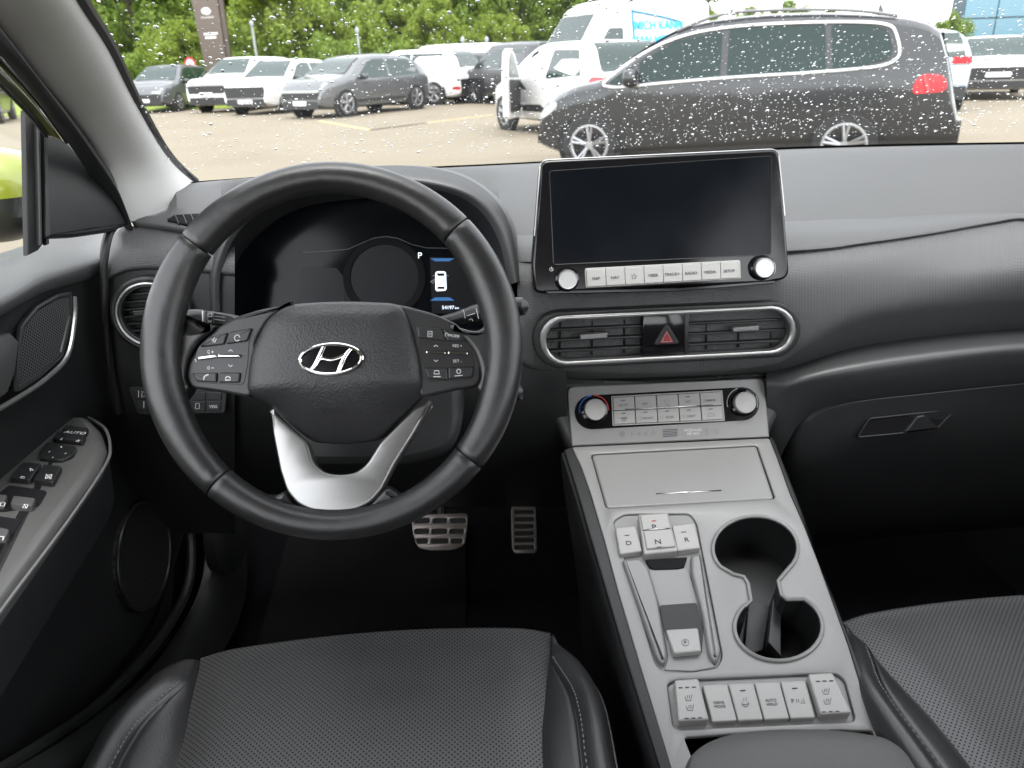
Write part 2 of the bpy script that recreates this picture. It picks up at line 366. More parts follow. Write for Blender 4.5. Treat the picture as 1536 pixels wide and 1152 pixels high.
mk('frit_band', *g_grid(fb), MATTE, ws, label='black ceramic edge along the foot of the glass')
WATER = bpy.data.materials.new('water_drop'); WATER.use_nodes = True; t = WATER.node_tree; t.nodes.clear()
o_ = t.nodes.new('ShaderNodeOutputMaterial'); g_ = t.nodes.new('ShaderNodeBsdfGlass'); g_.inputs['IOR'].default_value = 1.33; g_.inputs['Roughness'].default_value = 0.0
t.links.new(g_.outputs[0], o_.inputs[0])
nrm = np.array([0, .45, 1.0]); nrm /= np.linalg.norm(nrm); sl = np.array([0, -1.0, .45]); sl /= np.linalg.norm(sl)
dv, df = [], []
SEG = 8
for i in range(12500):
    x = rng.uniform(-.42, 1.0); t_ = rng.uniform(.03, .85)
    if rng.random() > .7+.3*min(1, max(0, (x+.1)/.7)): continue
    r = min(.0026, .00045+rng.exponential(.00046)); c = wsp(x, t_)+nrm*.0012
    e = rng.uniform(.9, 1.5); sk = rng.uniform(-.2, .2); hh = r*rng.uniform(.55, .85); n0 = len(dv)
    for q, h in ((1, 0), (.86, .5), (.5, .86)):
        for k in range(SEG):
            a = 2*math.pi*k/SEG; dv.append(c+np.array([1, 0, 0])*r*q*(math.cos(a)+sk*math.sin(a))+sl*r*e*q*math.sin(a)+nrm*hh*h)
    dv.append(c+nrm*hh)
    for l in range(2):
        for k in range(SEG): df.append((n0+l*SEG+k, n0+l*SEG+(k+1) % SEG, n0+(l+1)*SEG+(k+1) % SEG, n0+(l+1)*SEG+k))
    for k in range(SEG): df.append((n0+2*SEG+k, n0+2*SEG+(k+1) % SEG, n0+3*SEG))
    df.append(tuple(n0+k for k in range(SEG))[::-1])
struct(mk('raindrops', dv, df, WATER, ws, recalc=False, ang=80), 'stuff')
# ------------------------------------------------------------------ A pillar and door frame
ap = thing('a_pillar', (-.44, 1.05, 1.1), 'light grey trimmed windscreen pillar beside the driver door', 'pillar')
def curve3(pts, n=8): return cr([atY(p[0], p[1], p[2]) for p in pts], n)
R_ = curve3([(75, -70, .60), (115, 0, .68), (160, 70, .80), (200, 150, .95), (240, 220, 1.10), (265, 252, 1.17), (292, 276, 1.21)])
Lb = curve3([(-75, -60, .48), (0, 38, .62), (60, 115, .74), (110, 175, .86), (150, 230, .96), (173, 272, 1.01), (193, 336, 1.035)])
Mi = [(.45*a+.55*b)+np.array([.012, -.022, .0]) for a, b in zip(R_, Lb)]
Mi2 = [(.75*a+.25*b)+np.array([.012, -.018, .0]) for a, b in zip(R_, Lb)]
Rb = [a+np.array([-.01, .03, .0]) for a in R_]
sheet('pillar_trim', [Rb, R_, Mi2, Mi, Lb, [a+np.array([-.012, .02, 0]) for a in Lb]], PILLAR, ap, 5)
tube('glass_seal', [a+np.array([-.002, .012, .002]) for a in R_], .006, RUBBER, ap)
mir = lambda P: [np.array([.57-p[0], p[1], p[2]]) for p in P]
ap2 = thing('a_pillar', (1.0, 1.05, 1.1), 'light grey windscreen pillar at the passenger end of the dashboard', 'pillar')
sheet('pillar_trim', [mir(q) for q in (Rb, R_, Mi2, Mi, Lb, [a+np.array([-.06, .02, 0]) for a in Lb])], PILLAR, ap2, 5)
L2 = curve3([(-75, 4, .50), (0, 84, .64), (55, 149, .76), (95, 204, .88), (132, 258, .98), (168, 308, 1.02), (190, 348, 1.03)])
Lm = [(a+b)/2+np.array([.012, -.012, 0]) for a, b in zip(Lb, L2)]
sheet('door_seal', [[a+np.array([-.004, .004, 0]) for a in Lb], Lm, L2, [a+np.array([.0, .02, 0]) for a in L2]], PLASTIC, ap, 5, label='wide black rubber door seal')
door = thing('driver_door', (-.53, .6, .4), 'dark driver door with silver armrest switch panel and round speaker', 'car door')
Y1 = curve3([(-70, 15, .56), (0, 94, .70), (52, 152, .81), (97, 213, .93)]); Y2 = curve3([(-70, 45, .57), (0, 122, .71), (40, 163, .80), (72, 203, .90)])
sheet('window_frame', [Y1, [(a+b)/2+np.array([.006, -.006, 0]) for a, b in zip(Y1, Y2)], Y2], YELLOW, door, 4, label='acid yellow painted inside of the window frame')
tube('frame_seal', [a+np.array([.0, -.004, 0]) for a in Y2], .0025, RUBBER, door)
tube('frame_seal', [a+np.array([.004, -.004, 0]) for a in Y1], .002, RUBBER, door)
gp = PL((-.545, .8, 1.1), (1, -.1, -.08))
prism('window_pane', gp.pxs([(-260, -160), (0, 100), (60, 190), (62, 372), (-260, 460)]), gp, 0, .004, 0, GLASS, door, smooth=False)
ch = PL((-.515, .8, 1.1), (1, -.25, -.05))
prism('window_channel', ch.pxs([(38, 166), (66, 196), (72, 357), (58, 376), (42, 384)]), ch, -.006, .0, .002, RUBBER, door)
for a in (50, 60): prism('channel_lip', ch.pxs([(a, 182+(a-50)), (a+4, 187+(a-50)), (a+8, 366), (a+4, 368)]), ch, .0, .006, .002, PLASTIC_S, door)
sp_ = PL((-.47, .92, 1.1), (.93, -.36, .05))
prism('mirror_sail', rpoly(sp_.pxs([(65, 196), (96, 203), (138, 250), (175, 300), (196, 338), (165, 349), (110, 357), (70, 359)]), .006), sp_, -.012, .0, .005, PLASTIC_S, door, label='plain black triangular mirror base cover')
def rowx(pts, x, xs): 
    g = fx(pts); xx = (lambda q: x) if not isinstance(x, list) else fx(x)
    return [atX(q, g(q), xx(q)) for q in xs]
xs = np.linspace(-120, 186, 30)
U0 = rowx([(-120, 412), (0, 380), (70, 357), (110, 354), (150, 348), (186, 338)], -.545, xs)
U1 = rowx([(-120, 440), (0, 402), (70, 375), (130, 368), (165, 352), (186, 341)], [(-120, -.515), (186, -.52)], xs)
g_ = [(-120, 500), (0, 448), (60, 415), (100, 402), (150, 388), (167, 365), (186, 350)]
U2 = rowx(g_, [(-120, -.472), (140, -.475), (186, -.50)], xs)
U3 = rowx([(-120, 530), (0, 473), (60, 440), (100, 426), (150, 411), (168, 385), (186, 360)], [(-120, -.475), (140, -.480), (186, -.51)], xs)
U4 = [p+np.array([-.02, .0, -.008]) for p in U3]
sheet('upper_trim', [U0, U1, U2, U3, U4], WEAVE_D, door, 6, label='embossed grey door top trim')
def dr(x, *P): return cr([atX(p[0], p[1], x) for p in P], 6)
sheet('door_panel', [dr(-.487, (-120, 536), (0, 474), (60, 441), (105, 425), (168, 408)), dr(-.497, (-120, 640), (0, 580), (70, 540), (110, 515), (170, 498)), dr(-.505, (-120, 780), (0, 700), (60, 652), (100, 628), (172, 595)),
    dr(-.520, (-120, 1000), (0, 930), (90, 800), (150, 715), (205, 650)), dr(-.525, (-120, 1250), (0, 1120), (110, 960), (180, 820), (245, 690)), dr(-.530, (-120, 1450), (0, 1280), (130, 1090), (222, 930), (280, 745)), dr(-.56, (-120, 1480), (10, 1300), (140, 1100), (232, 935), (290, 750))], PLASTIC, door, 6)
gq = PL(atX(60, 510, -.485), (1, -.05, .06))
gpoly = rpoly(gq.pxs([(101, 441), (100, 478), (86, 533), (50, 566), (18, 586), (21, 530), (26, 490), (50, 462), (80, 445)]), .006)
def planar_uv(o, pl):
    me = o.data; uv = me.uv_layers.new(name='UVMap'); w = wloc(o); 
    co = [np.array(v.co)+np.array(w)-pl.o for v in me.vertices]
    for l in me.loops: q = co[l.vertex_index]; uv.data[l.index].uv = (q@pl.u, q@pl.v)
    return o
planar_uv(prism('tweeter_grille', gpoly, gq, -.004, .004, .002, GRILLE, door, label='perforated metal tweeter grille'), gq)
tube('grille_surround', [gq.w(*p, .003) for p in cr(gpoly[::3], 3, True)], .0035, PLASTIC_S, door, closed=True)
tube('bright_strip', cr([gq.w(*gq.px(*p), .006) for p in [(104, 446), (104, 480), (93, 535), (60, 570), (20, 597), (-30, 625), (-80, 655)]], 6), .0030, BRUSH, door, label='bright metal strip under the tweeter grille')
pillow('pull_handle', gq.pxs([(-80, 520), (-20, 510), (10, 500), (20, 510), (14, 560), (2, 592), (-40, 620), (-90, 640)]), gq, [(1, -.01), (1, .003), (.9, .008), (.5, .010)], BRUSH, door)
ar = PL(atZ(125, 622, .905), (.10, .03, 1))
arp = rpoly(ar.pxs([(-150, 790), (0, 692), (62, 644), (105, 622), (132, 621), (152, 641), (161, 668), (150, 698), (0, 906), (-150, 1120)]), .012)
prism('armrest_body', [tuple(np.mean(np.array(arp), 0)+(np.array(p)-np.mean(np.array(arp), 0))*1.01) for p in arp], ar, -.07, -.0165, .004, PLASTIC, door); prism('armrest', arp, ar, -.016, 0, .013, M('armrest_grey', (.115, .113, .11), .36, metal=.35, var=(30, .08)), door, seg=4, label='satin grey armrest with window and mirror switches')
tube('armrest_strip', cr([ar.w(*ar.px(*p), -.008) for p in [(131, 618), (156, 634), (164, 662), (156, 690), (100, 772), (0, 903), (-100, 1040)]], 6), .0018, M('dull_strip', (.22, .22, .22), .4, metal=.6), door)
def key(px4, pl, h, mat, par, r=.003, bev=.0012, name='button', h0=-.003, **k):
    r = max(r, bev*1.5); return prism(name, rpoly(pl.pxs(px4), r), pl, h0, h, bev, mat, par, **k)
SW = PLASTIC_S
for q in ([(100, 644), (134, 648), (130, 656), (93, 651)], [(86, 653), (130, 658), (125, 669), (80, 664)], [(35, 700), (63, 702), (47, 727), (15, 724)], [(67, 703), (94, 706), (81, 731), (50, 727)]):
    key(q, ar, .006, SW, door, name='door_switch')
key([(70, 667), (117, 674), (110, 688), (93, 695), (59, 692), (60, 681)], ar, .004, SW, door, .006, name='mirror_joystick')
for q in ([(-20, 746), (0, 740), (13, 728), (72, 737), (58, 761), (0, 769), (-20, 766)], [(-40, 768), (0, 775), (33, 780), (15, 810), (-40, 828)]): key(q, ar, .0006, MATTE, door, .006, .0002, name='switch_recess')
for q in ([(22, 752), (55, 756), (50, 768), (17, 765)], [(-18, 749), (13, 751), (7, 765), (-20, 764)], [(-22, 796), (16, 803), (11, 815), (-22, 814)]): key(q, ar, .007, M('switch_grey', (.07, .07, .07), .45), door, name='window_switch')
text('AUTO', ar.up(.007), 113, 649.5, 3.2, PRINT_W, door, d=(1, .09))
text('L', ar.up(.007), 93, 659, 2.6, PRINT_W, door, d=(1, .09)); text('R', ar.up(.007), 117, 662, 2.6, PRINT_W, door, d=(1, .09))
icon([[(91, 670), (93, 672)], [(75, 677), (73, 679)], [(97, 681), (100, 680)], [(80, 686), (78, 687)], [(46, 703), (50, 706), (46, 707), (45, 703)], [(32, 715), (37, 716), (36, 718), (31, 717), (32, 715)], [(70, 712), (78, 713), (76, 719), (68, 718), (70, 712)], [(69, 712), (77, 719)], [(78, 712), (68, 719)], [(36, 757), (42, 758), (40, 763), (34, 762), (36, 757), (40, 763)], [(2, 754), (8, 755), (6, 760), (0, 759), (2, 754)], [(-2, 805), (6, 806), (4, 811)]], ar.up(.0072), .0009, PRINT_W, door)
lp = PL((-.535, .95, .7), (1, -.10, .02))
prism('lower_panel', lp.pxs([(-200, 640), (165, 596), (230, 640), (300, 760), (290, 960), (120, 1152), (-200, 1500)]), lp, -.06, -.04, .004, PLASTIC, door)
spk = ell(212, 834, 39, 82, 48)
spk = [(x+(834-y)*.06, y) for x, y in spk]
lq = PL((-.521, .95, .7), (1, -.04, .02))
so_ = prism('speaker_grille', lq.pxs(spk), lq, -.012, .004, .002, GRILLE_D, door, label='round black door speaker grille'); planar_uv(so_, lq)
tube('speaker_ring', [lq.w(*p, .004) for p in lq.pxs(spk)], .003, PLASTIC_S, door, closed=True)
tube('pocket_rim', cr([atX(p[0], p[1], -.49) for p in [(262, 742), (284, 790), (284, 870), (255, 935), (205, 1000), (140, 1065), (60, 1120), (-20, 1170)]], 6), .008, PLASTIC, door)
sill = thing('door_sill', (-.5, .5, .45), 'black plastic door sill and kick panel beside the driver footwell', 'sill')
sheet('sill_cover', [cr([atX(*p) for p in L], 8) for L in ([(300, 700, -.52), (305, 860, -.50), (240, 985, -.49), (130, 1085, -.48), (0, 1165, -.47)], [(330, 700, -.50), (335, 870, -.47), (270, 1000, -.455), (160, 1100, -.445), (20, 1185, -.44)], [(360, 700, -.52), (370, 880, -.46), (320, 1000, -.44), (220, 1110, -.43), (60, 1230, -.43)])], PLASTIC, sill, 6)
kp = PL((-.44, 1.25, .6), (1, -.3, 0))
pillow('release_cover', cr(kp.pxs([(322, 790), (345, 770), (368, 790), (370, 830), (350, 862), (326, 850)]), 5, True), kp, [(1, -.02), (.95, .0), (.7, .006), (.3, .007)], PLASTIC, sill)
mk('outer_skin', *g_box((-.66, -.25, .25), (-.61, 1.15, 1.04)), YELLOW, door, smooth=False)
mk('kick_wall', *g_box((-.62, .9, .30), (-.565, 1.62, 1.02)), CARPET, sill, smooth=False)
# ------------------------------------------------------------------ door mirror outside
mi = thing('door_mirror', atX(20, 360, -.70), 'acid yellow door mirror with black lower shell outside the driver window', 'mirror')
mc = np.array(atX(-22, 288, -.76))
def g_sup(c, r, e=2.6, nu=28, nv=16, z0=-1, z1=1, fn=None):
    rows = []
    for i in range(nv+1):
        ph = math.asin(z0+(z1-z0)*i/nv); rr = []
        for k in range(nu):
            a = 2*math.pi*k/nu; f = lambda q: math.copysign(abs(q)**(2/e), q)
            rr.append(np.array(c)+np.array([r[0]*f(math.cos(a))*abs(math.cos(ph))**(2/e), r[1]*f(math.sin(a))*abs(math.cos(ph))**(2/e), r[2]*f(math.sin(ph))]))
        rows.append(rr)
    return g_grid(rows, True)
mk('mirror_cap', *g_sup(mc, (.095, .075, .068), z0=-.02), YELLOW, mi, ang=60)
mk('mirror_shell', *g_sup(mc-np.array([0, 0, .004]), (.093, .074, .075), z1=.05), PLASTIC_S, mi, ang=60)
mk('mirror_arm', *g_tube([mc+np.array([.02, -.0, -.045]), mc+np.array([.12, .0, -.075]), mc+np.array([.2, .0, -.09])], [.035, .03, .03], 10, flat=.6), PLASTIC_S, mi)
# ------------------------------------------------------------------ dashboard
dash = thing('dashboard', (.27, 1.1, .75), 'wide black dashboard with grey top pad below the windscreen', 'dashboard')
xs = np.linspace(200, 1680, 90)
A_ = [(200, 331), (240, 316), (262, 298), (290, 274), (540, 258), (800, 245), (1180, 224), (1536, 216), (1680, 217)]
yA = [(200, 1.06), (262, 1.15), (290, 1.20)]
for q_ in (400, 540, 800, 1000, 1180, 1350, 1536, 1680):
    y_ = 1.3
    for _ in range(10): y_ = yb(atY(q_, fx([(290, 274), (540, 258), (800, 245), (1180, 224), (1536, 216), (1680, 217)])(q_), y_)[0])-.012
    yA.append((q_, y_))
C_ = [(200, 333), (290, 342), (500, 352), (776, 352), (1185, 331), (1320, 326), (1450, 318), (1500, 318), (1536, 322), (1680, 336)]
D_ = [(200, 338), (290, 348), (500, 386), (776, 391), (1185, 374), (1300, 362), (1400, 348), (1500, 331), (1540, 327), (1680, 341)]
yC = [(200, 1.04), (330, 1.05), (390, 1.20), (720, 1.20), (790, 1.12), (1400, 1.10), (1536, 1.08), (1680, 1.04)]
yD = [(200, 1.03), (330, 1.035), (390, 1.18), (720, 1.18), (790, 1.03), (1300, 1.018), (1500, 1.04), (1680, 1.01)]
rA = row(A_, yA, xs); rC = row(C_, yC, xs); rD = row(D_, yD, xs)
mid = [a*.5+b*.5+np.array([0, 0, .006]) for a, b in zip(rA, rC)]
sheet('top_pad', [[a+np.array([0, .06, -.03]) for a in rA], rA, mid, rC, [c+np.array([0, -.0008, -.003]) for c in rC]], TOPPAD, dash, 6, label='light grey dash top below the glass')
rC2 = [c+np.array([0, -.002, -.0006]) for c in rC]
rDm = [a*.4+b*.6+np.array([0, -.003, .005]) for a, b in zip(rC2, rD)]
sheet('pad_lip', [[c+np.array([0, .0, -.004]) for c in rC2], rC2, rDm, rD, [d+np.array([0, .006, -.006]) for d in rD]], TOPPAD, dash, 5, label='rounded front lip of the dash top')
xs = np.linspace(776, 1680, 70)
D2 = row([(776, 392), (1185, 375), (1300, 363), (1400, 349), (1500, 332), (1540, 328), (1680, 342)], [(776, 1.036), (1300, 1.024), (1500, 1.046), (1680, 1.016)], xs)
E1 = row([(776, 415), (1000, 410), (1200, 398), (1400, 378), (1536, 362), (1680, 370)], [(776, 1.008), (1300, 1.002), (1500, 1.01), (1680, .99)], xs)
E2 = row([(776, 455), (1000, 448), (1200, 440), (1400, 420), (1536, 405), (1680, 402)], [(776, .998), (1400, .985), (1680, .97)], xs)
F_ = row([(776, 530), (820, 545), (1000, 548), (1150, 538), (1200, 515), (1260, 482), (1330, 464), (1450, 450), (1536, 444), (1680, 438)], [(776, .992), (1100, .992), (1300, .985), (1680, .98)], xs)
F2 = row([(776, 545), (820, 557), (1000, 560), (1150, 550), (1200, 532), (1260, 505), (1330, 489), (1450, 475), (1536, 469), (1680, 464)], [(776, 1.004), (1680, 1.0)], xs)
G_ = row([(776, 556), (850, 568), (1000, 566), (1150, 559), (1200, 548), (1260, 528), (1330, 514), (1450, 500), (1536, 494), (1680, 490)], [(776, 1.03), (1680, 1.025)], xs)
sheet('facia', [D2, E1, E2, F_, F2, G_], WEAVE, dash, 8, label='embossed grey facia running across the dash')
xs = np.linspace(1150, 1680, 50)
G2 = row([(1150, 556), (1200, 545), (1260, 525), (1330, 511), (1450, 497), (1536, 491), (1680, 487)], 1.03, xs)
H_ = row([(1150, 575), (1180, 572), (1210, 562), (1260, 550), (1350, 535), (1450, 522), (1536, 514), (1680, 508)], [(1150, 1.0), (1250, .975), (1680, .96)], xs)
H2 = row([(1150, 640), (1180, 600), (1215, 583), (1265, 573), (1350, 562), (1450, 548), (1536, 540), (1680, 533)], [(1150, 1.01), (1250, .972), (1680, .955)], xs)
I_ = row([(1150, 720), (1172, 680), (1195, 640), (1225, 615), (1265, 603), (1300, 598), (1400, 587), (1536, 573), (1680, 562)], [(1150, 1.03), (1250, .99), (1680, .975)], xs)
I2 = [p+np.array([0, .012, -.004]) for p in I_]
sheet('knee_roll', [G2, H_, H2, I_, I2], SOFT, dash, 7, label='padded roll above the glovebox')
# glovebox
gb = thing('glovebox', (.7, 1.0, .65), 'dark glovebox lid with recessed pull handle below the passenger dash', 'glovebox')
xs = np.linspace(1172, 1680, 40)
a0 = row([(1172, 690), (1190, 655), (1215, 628), (1245, 612), (1300, 600), (1400, 589), (1536, 575), (1680, 564)], [(1172, 1.03), (1250, .992), (1680, .978)], xs)
a1 = row([(1172, 720), (1300, 680), (1536, 660), (1680, 650)], [(1172, 1.03), (1250, .995), (1680, .985)], xs)
a2 = row([(1172, 790), (1300, 770), (1536, 750), (1680, 740)], [(1172, 1.06), (1680, 1.03)], xs)
a3 = row([(1172, 830), (1300, 810), (1536, 790), (1680, 780)], [(1172, 1.14), (1680, 1.14)], xs)
sheet('lid', [[p+np.array([0, .012, 0]) for p in a0], a0, a1, a2, a3], PLASTIC, gb, 6)
tube('lid_edge', cr([p+np.array([0, -.0015, 0]) for p in a0[3:]], 2), .0009, SOFT, gb, seg=6)
hp = PL(atY(1360, 632, .984), (0, -1, .12))
prism('handle_recess', rpoly(hp.pxs([(1303, 627), (1430, 613), (1402, 644), (1285, 655)]), .004), hp, -.01, .0015, .0006, MATTE, gb)
tube('handle_lip', [hp.w(*p, .002) for p in rpoly(hp.pxs([(1303, 627), (1432, 613), (1402, 644), (1285, 655)]), .004)], .0013, PLASTIC_S, gb, seg=6, closed=True)
prism('pull_handle', rpoly(hp.pxs([(1372, 622), (1384, 620), (1406, 642), (1352, 648)]), .003), hp, -.002, .006, .003, PLASTIC_S, gb)
# centre stack body
CP = PL((.28, 1.0, .8175), (0, -.882, .47))
st = rpoly(CP.pxs([(782, 566), (1000, 562), (1206, 552), (1192, 590), (1160, 645), (1156, 664), (857, 677), (848, 662), (836, 636), (806, 596)]), .012)
prism('stack_surround', st, CP, -.10, -.004, .012, SOFT, dash, seg=4, label='black grained surround of the climate panel')
# driver side facia, knee panel, switch bank
xs = np.linspace(160, 352, 24)
q0 = row([(160, 366), (178, 345), (197, 339), (290, 349), (352, 356)], 1.032, xs)
q1 = row([(160, 392), (180, 372), (200, 368), (290, 374), (352, 380)], .995, xs)
q2 = row([(160, 415), (190, 401), (230, 398), (290, 402), (352, 408)], .985, xs)
q3 = row([(160, 420), (190, 408), (230, 405), (290, 409), (352, 415)], .993, xs)
sheet('driver_facia', [q0, q1, q2, q3], WEAVE, dash, 6, label='embossed panel above the driver air vent')
q4 = row([(160, 440), (352, 440)], .99, xs); q5 = row([(160, 520), (352, 520)], .985, xs); q6 = row([(164, 575), (352, 575)], .985, xs)
q7 = row([(185, 640), (352, 640)], .995, xs); q8 = row([(230, 720), (352, 720)], 1.03, xs); q9 = row([(250, 800), (352, 800)], 1.10, xs)
sheet('vent_surround', [q3, q4, q5, q6, q7, q8, q9], PLASTIC, dash, 5)
xs = np.linspace(340, 850, 30)
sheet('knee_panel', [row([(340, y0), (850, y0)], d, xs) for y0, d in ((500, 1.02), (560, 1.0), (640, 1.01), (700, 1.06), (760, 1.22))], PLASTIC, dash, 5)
cp_ = cr([atY(*p) for p in [(172, 338, 1.03), (163, 352, 1.0), (157, 380, .985), (156, 415, .98), (158, 470, .975), (165, 540, .975), (178, 620, .98)]], 6)
tube('end_seam', cp_, .006, RUBBER, dash, flat=.8)
# demist slots on the left
dp = PL(atY(280, 331, 1.045), (0, -.5, .86))
prism('demist_vent', rpoly(dp.pxs([(250, 330), (262, 323), (312, 320), (318, 338), (280, 338)]), .002), dp, -.01, .001, .0004, MATTE, dash)
for x in (262, 274, 286, 298): prism('demist_slat', dp.pxs([(x, 323.5), (x+2, 323.3), (x+8, 337), (x+6, 337.2)]), dp, .0, .003, .0005, SOFT, dash)
sb = PL(atY(265, 600, .978), (0, -.97, .2))
prism('switch_bank', rpoly(sb.pxs([(192, 580), (342, 584), (338, 620), (207, 622)]), .005), sb, -.01, .002, .0015, PLASTIC_S, dash)
for q in ([(204, 585), (226, 586), (227, 598), (205, 597)], [(206, 599), (227, 600), (228, 614), (208, 614)], [(286, 588), (310, 588), (309, 599), (286, 600)], [(312, 588), (334, 588), (333, 599), (311, 599)], [(286, 601), (309, 601), (309, 615), (287, 615)], [(311, 601), (333, 601), (331, 615), (311, 615)]): key(q, sb, .004, PLASTIC_S, dash, .001, .0006, name='switch')
text('VESS', sb.up(.004), 320, 610, 4, PRINT_W, dash)
icon([[(208, 586), (208, 596)], [(213, 587), (218, 589), (218, 594), (213, 596), (213, 587)], [(294, 605), (299, 605), (299, 613), (293, 613), (294, 605)], [(216, 602), (216, 612)]], sb.up(.0042), .0007, PRINT_W, dash)
# ------------------------------------------------------------------ air vents
def rect_uv(pl, a, b, c, d): return pl.pxs([a, b, c, d])
vp = PL(atY(1000, 505, .972), (0, -.985, .12))
cv = thing('centre_air_vent', vp.w(0, -.04), 'wide silver rimmed pair of centre air vents with hazard switch', 'air vent')
def stadium(L0, R0, n=10):
    """L0/R0 = (x, ytop, ybottom) at the two straight ends, rounded outwards"""
    (xl, tl, bl), (xr, tr_, br) = L0, R0; rl = (bl-tl)/2; rr = (br-tr_)/2; P = []
    for k in range(n+1): a = math.pi/2-math.pi*k/n; P.append((xr+rr*math.cos(a), (tr_+br)/2-rr*math.sin(a)))
    for k in range(n+1): a = -math.pi/2-math.pi*k/n; P.append((xl+rl*math.cos(a), (tl+bl)/2-rl*math.sin(a)))
    return P
O1 = vp.pxs(stadium((842, 467, 552), (1158, 452, 536))); O2 = vp.pxs(stadium((847, 473, 546), (1155, 459, 530))); O3 = vp.pxs(stadium((850, 479, 541), (1153, 464, 525)))
plate('outer_surround', O1, [O2], vp, -.03, .003, .0014, PLASTIC_S, cv)
plate('silver_rim', vp.pxs(stadium((846, 472, 547), (1156, 458, 531))), [O3], vp, -.01, .006, .0022, BRUSH, cv, label='satin silver rim')
prism('vent_cavity', O3, vp, -.06, -.028, 0, MATTE, cv, smooth=False)
for side, (xa, xb) in enumerate(((812, 965), (1030, 1187))):
    for k in range(3):
        dy = (-14, 2, 18)[k]
        f = lambda x: 509-(x-840)*.047+dy
        ins = 6 if k == 1 else 14
        x0, x1 = (xa+ins, xb) if side == 0 else (xa, xb-ins)
        sl_ = vp.up(-.008)
        prism('vent_slat', sl_.pxs([(x0, f(x0)-1.6), (x1, f(x1)-1.6), (x1, f(x1)+1.6), (x0, f(x0)+1.6)]), sl_, -.016, 0, .0006, PLASTIC_S, cv)
    for k in range(3):
        x = xa+26+k*48; sl_ = vp.up(-.026)
        tv, bv = 482-(x-850)*.048, 532-(x-850)*.05; prism('vent_vane', sl_.pxs([(x, tv), (x+2, tv), (x+2, bv), (x, bv)]), sl_, -.001, .008, 0, MATTE, cv, smooth=False)
for q in ([(870, 502), (911, 499), (911, 506), (870, 509)], [(1099, 491), (1138, 488.5), (1138, 495), (1099, 497.5)]): key(q, vp, .002, BRUSH, cv, .0015, .001, name='vent_tab', h0=-.012)
prism('hazard_block', vp.pxs([(965, 473.5), (1029, 470.5), (1029, 531), (965, 534)]), vp, -.028, -.001, .0008, GLOSS, cv)
prism('block_edge', vp.pxs([(1027, 471), (1033, 470.5), (1033, 531), (1027, 531.5)]), vp, -.02, .0002, .0005, PLASTIC_S, cv)
hz = rpoly(vp.pxs([(999.5, 484), (1019, 515), (980, 517)]), .004)
hzb = prism('hazard_button', hz, vp, -.002, .003, .001, PLASTIC_S, cv)
def outline(pts, f):
    c = np.mean(np.array(pts), 0); q = [tuple(c+(np.array(p)-c)*f) for p in pts]; return q+[q[0]]
tri = [(999.8, 496), (1010, 513), (990.5, 514)]
icon([outline(tri, .95), outline(tri, .62)], vp.up(.003), .0008, RED, hzb); icon([outline(tri, .80)], vp.up(.003), .0005, PRINT_W, hzb); icon([outline(tri, .25)], vp.up(.003), .0016, RED, hzb)
# driver round vent
rv = PL(atY(226, 472, .968), (.10, -.985, .12))
dv_ = thing('driver_air_vent', rv.w(0, -.05), 'round air vent with silver ring beside the steering wheel', 'air vent')
rc = np.array(rv.px(226, 472)); RR = np.linalg.norm(np.array(rv.px(171, 474))-rc)
def ring(name, r0_, r1_, h0, h1, bev, mat, par, pl=rv, c=rc): return plate(name, ell(c[0], c[1], r1_, r1_, 56), [ell(c[0], c[1], r0_, r0_, 56)], pl, h0, h1, bev, mat, par)
ring('outer_ring', RR*.95, RR*1.12, -.03, .000, .003, PLASTIC_S, dv_)
ring('silver_ring', RR*.87, RR*.96, -.02, .004, .0016, BRUSH, dv_)
ring('inner_ring', RR*.80, RR*.88, -.03, .001, .0014, PLASTIC_S, dv_)
prism('vent_cavity', ell(rc[0], rc[1], RR*.84, RR*.84, 40), rv, -.06, -.03, 0, MATTE, dv_, smooth=False)
for k in range(-3, 4):
    v0 = rc[1]+k*RR*.215-.002; hw = math.sqrt(max(0, (RR*.83)**2-(k*RR*.215)**2))
    prism('vent_slat', [(rc[0]-hw, v0-.0011), (rc[0]+hw, v0-.0011), (rc[0]+hw, v0+.0011), (rc[0]-hw, v0+.0011)], rv, -.024, -.008, .0005, PLASTIC_S, dv_)
prism('vent_tab', rpoly([(rc[0]-.022, rc[1]-.001), (rc[0]+.01, rc[1]-.001), (rc[0]+.01, rc[1]+.006), (rc[0]-.022, rc[1]+.006)], .001), rv, -.014, -.003, .001, PLASTIC_S, dv_)
# ------------------------------------------------------------------ instrument cluster
ic = thing('instrument_cluster', atY(540, 480, 1.04), 'hooded digital instrument cluster behind the steering wheel', 'instrument cluster')
def arch(pts, n=8): return cr([atY(*p) for p in pts], n)
h_back = arch([(318, 430, 1.12), (330, 350, 1.16), (400, 290, 1.24), (500, 268, 1.28), (600, 262, 1.28), (690, 268, 1.27), (750, 305, 1.22), (775, 350, 1.16), (784, 430, 1.12)])
h_out = arch([(316, 470, .985), (316, 400, .99), (350, 318, 1.0), (430, 268, 1.01), (560, 249, 1.02), (662, 255, 1.015), (728, 285, 1.005), (765, 338, .995), (779, 420, .985)])
h_lip = arch([(324, 470, .978), (326, 400, .98), (362, 330, .985), (440, 285, .99), (560, 268, .995), (655, 276, .99), (716, 300, .985), (752, 348, .98), (770, 425, .978)])
h_lip2 = arch([(330, 470, .982), (332, 404, .984), (367, 337, .99), (443, 293, .994), (560, 276, 1.0), (652, 284, .994), (708, 306, .99), (745, 353, .984), (764, 428, .982)])
h_in = arch([(350, 475, 1.05), (347, 408, 1.05), (380, 350, 1.05), (450, 307, 1.055), (560, 292, 1.06), (640, 300, 1.055), (694, 322, 1.05), (732, 368, 1.05), (750, 435, 1.05)])
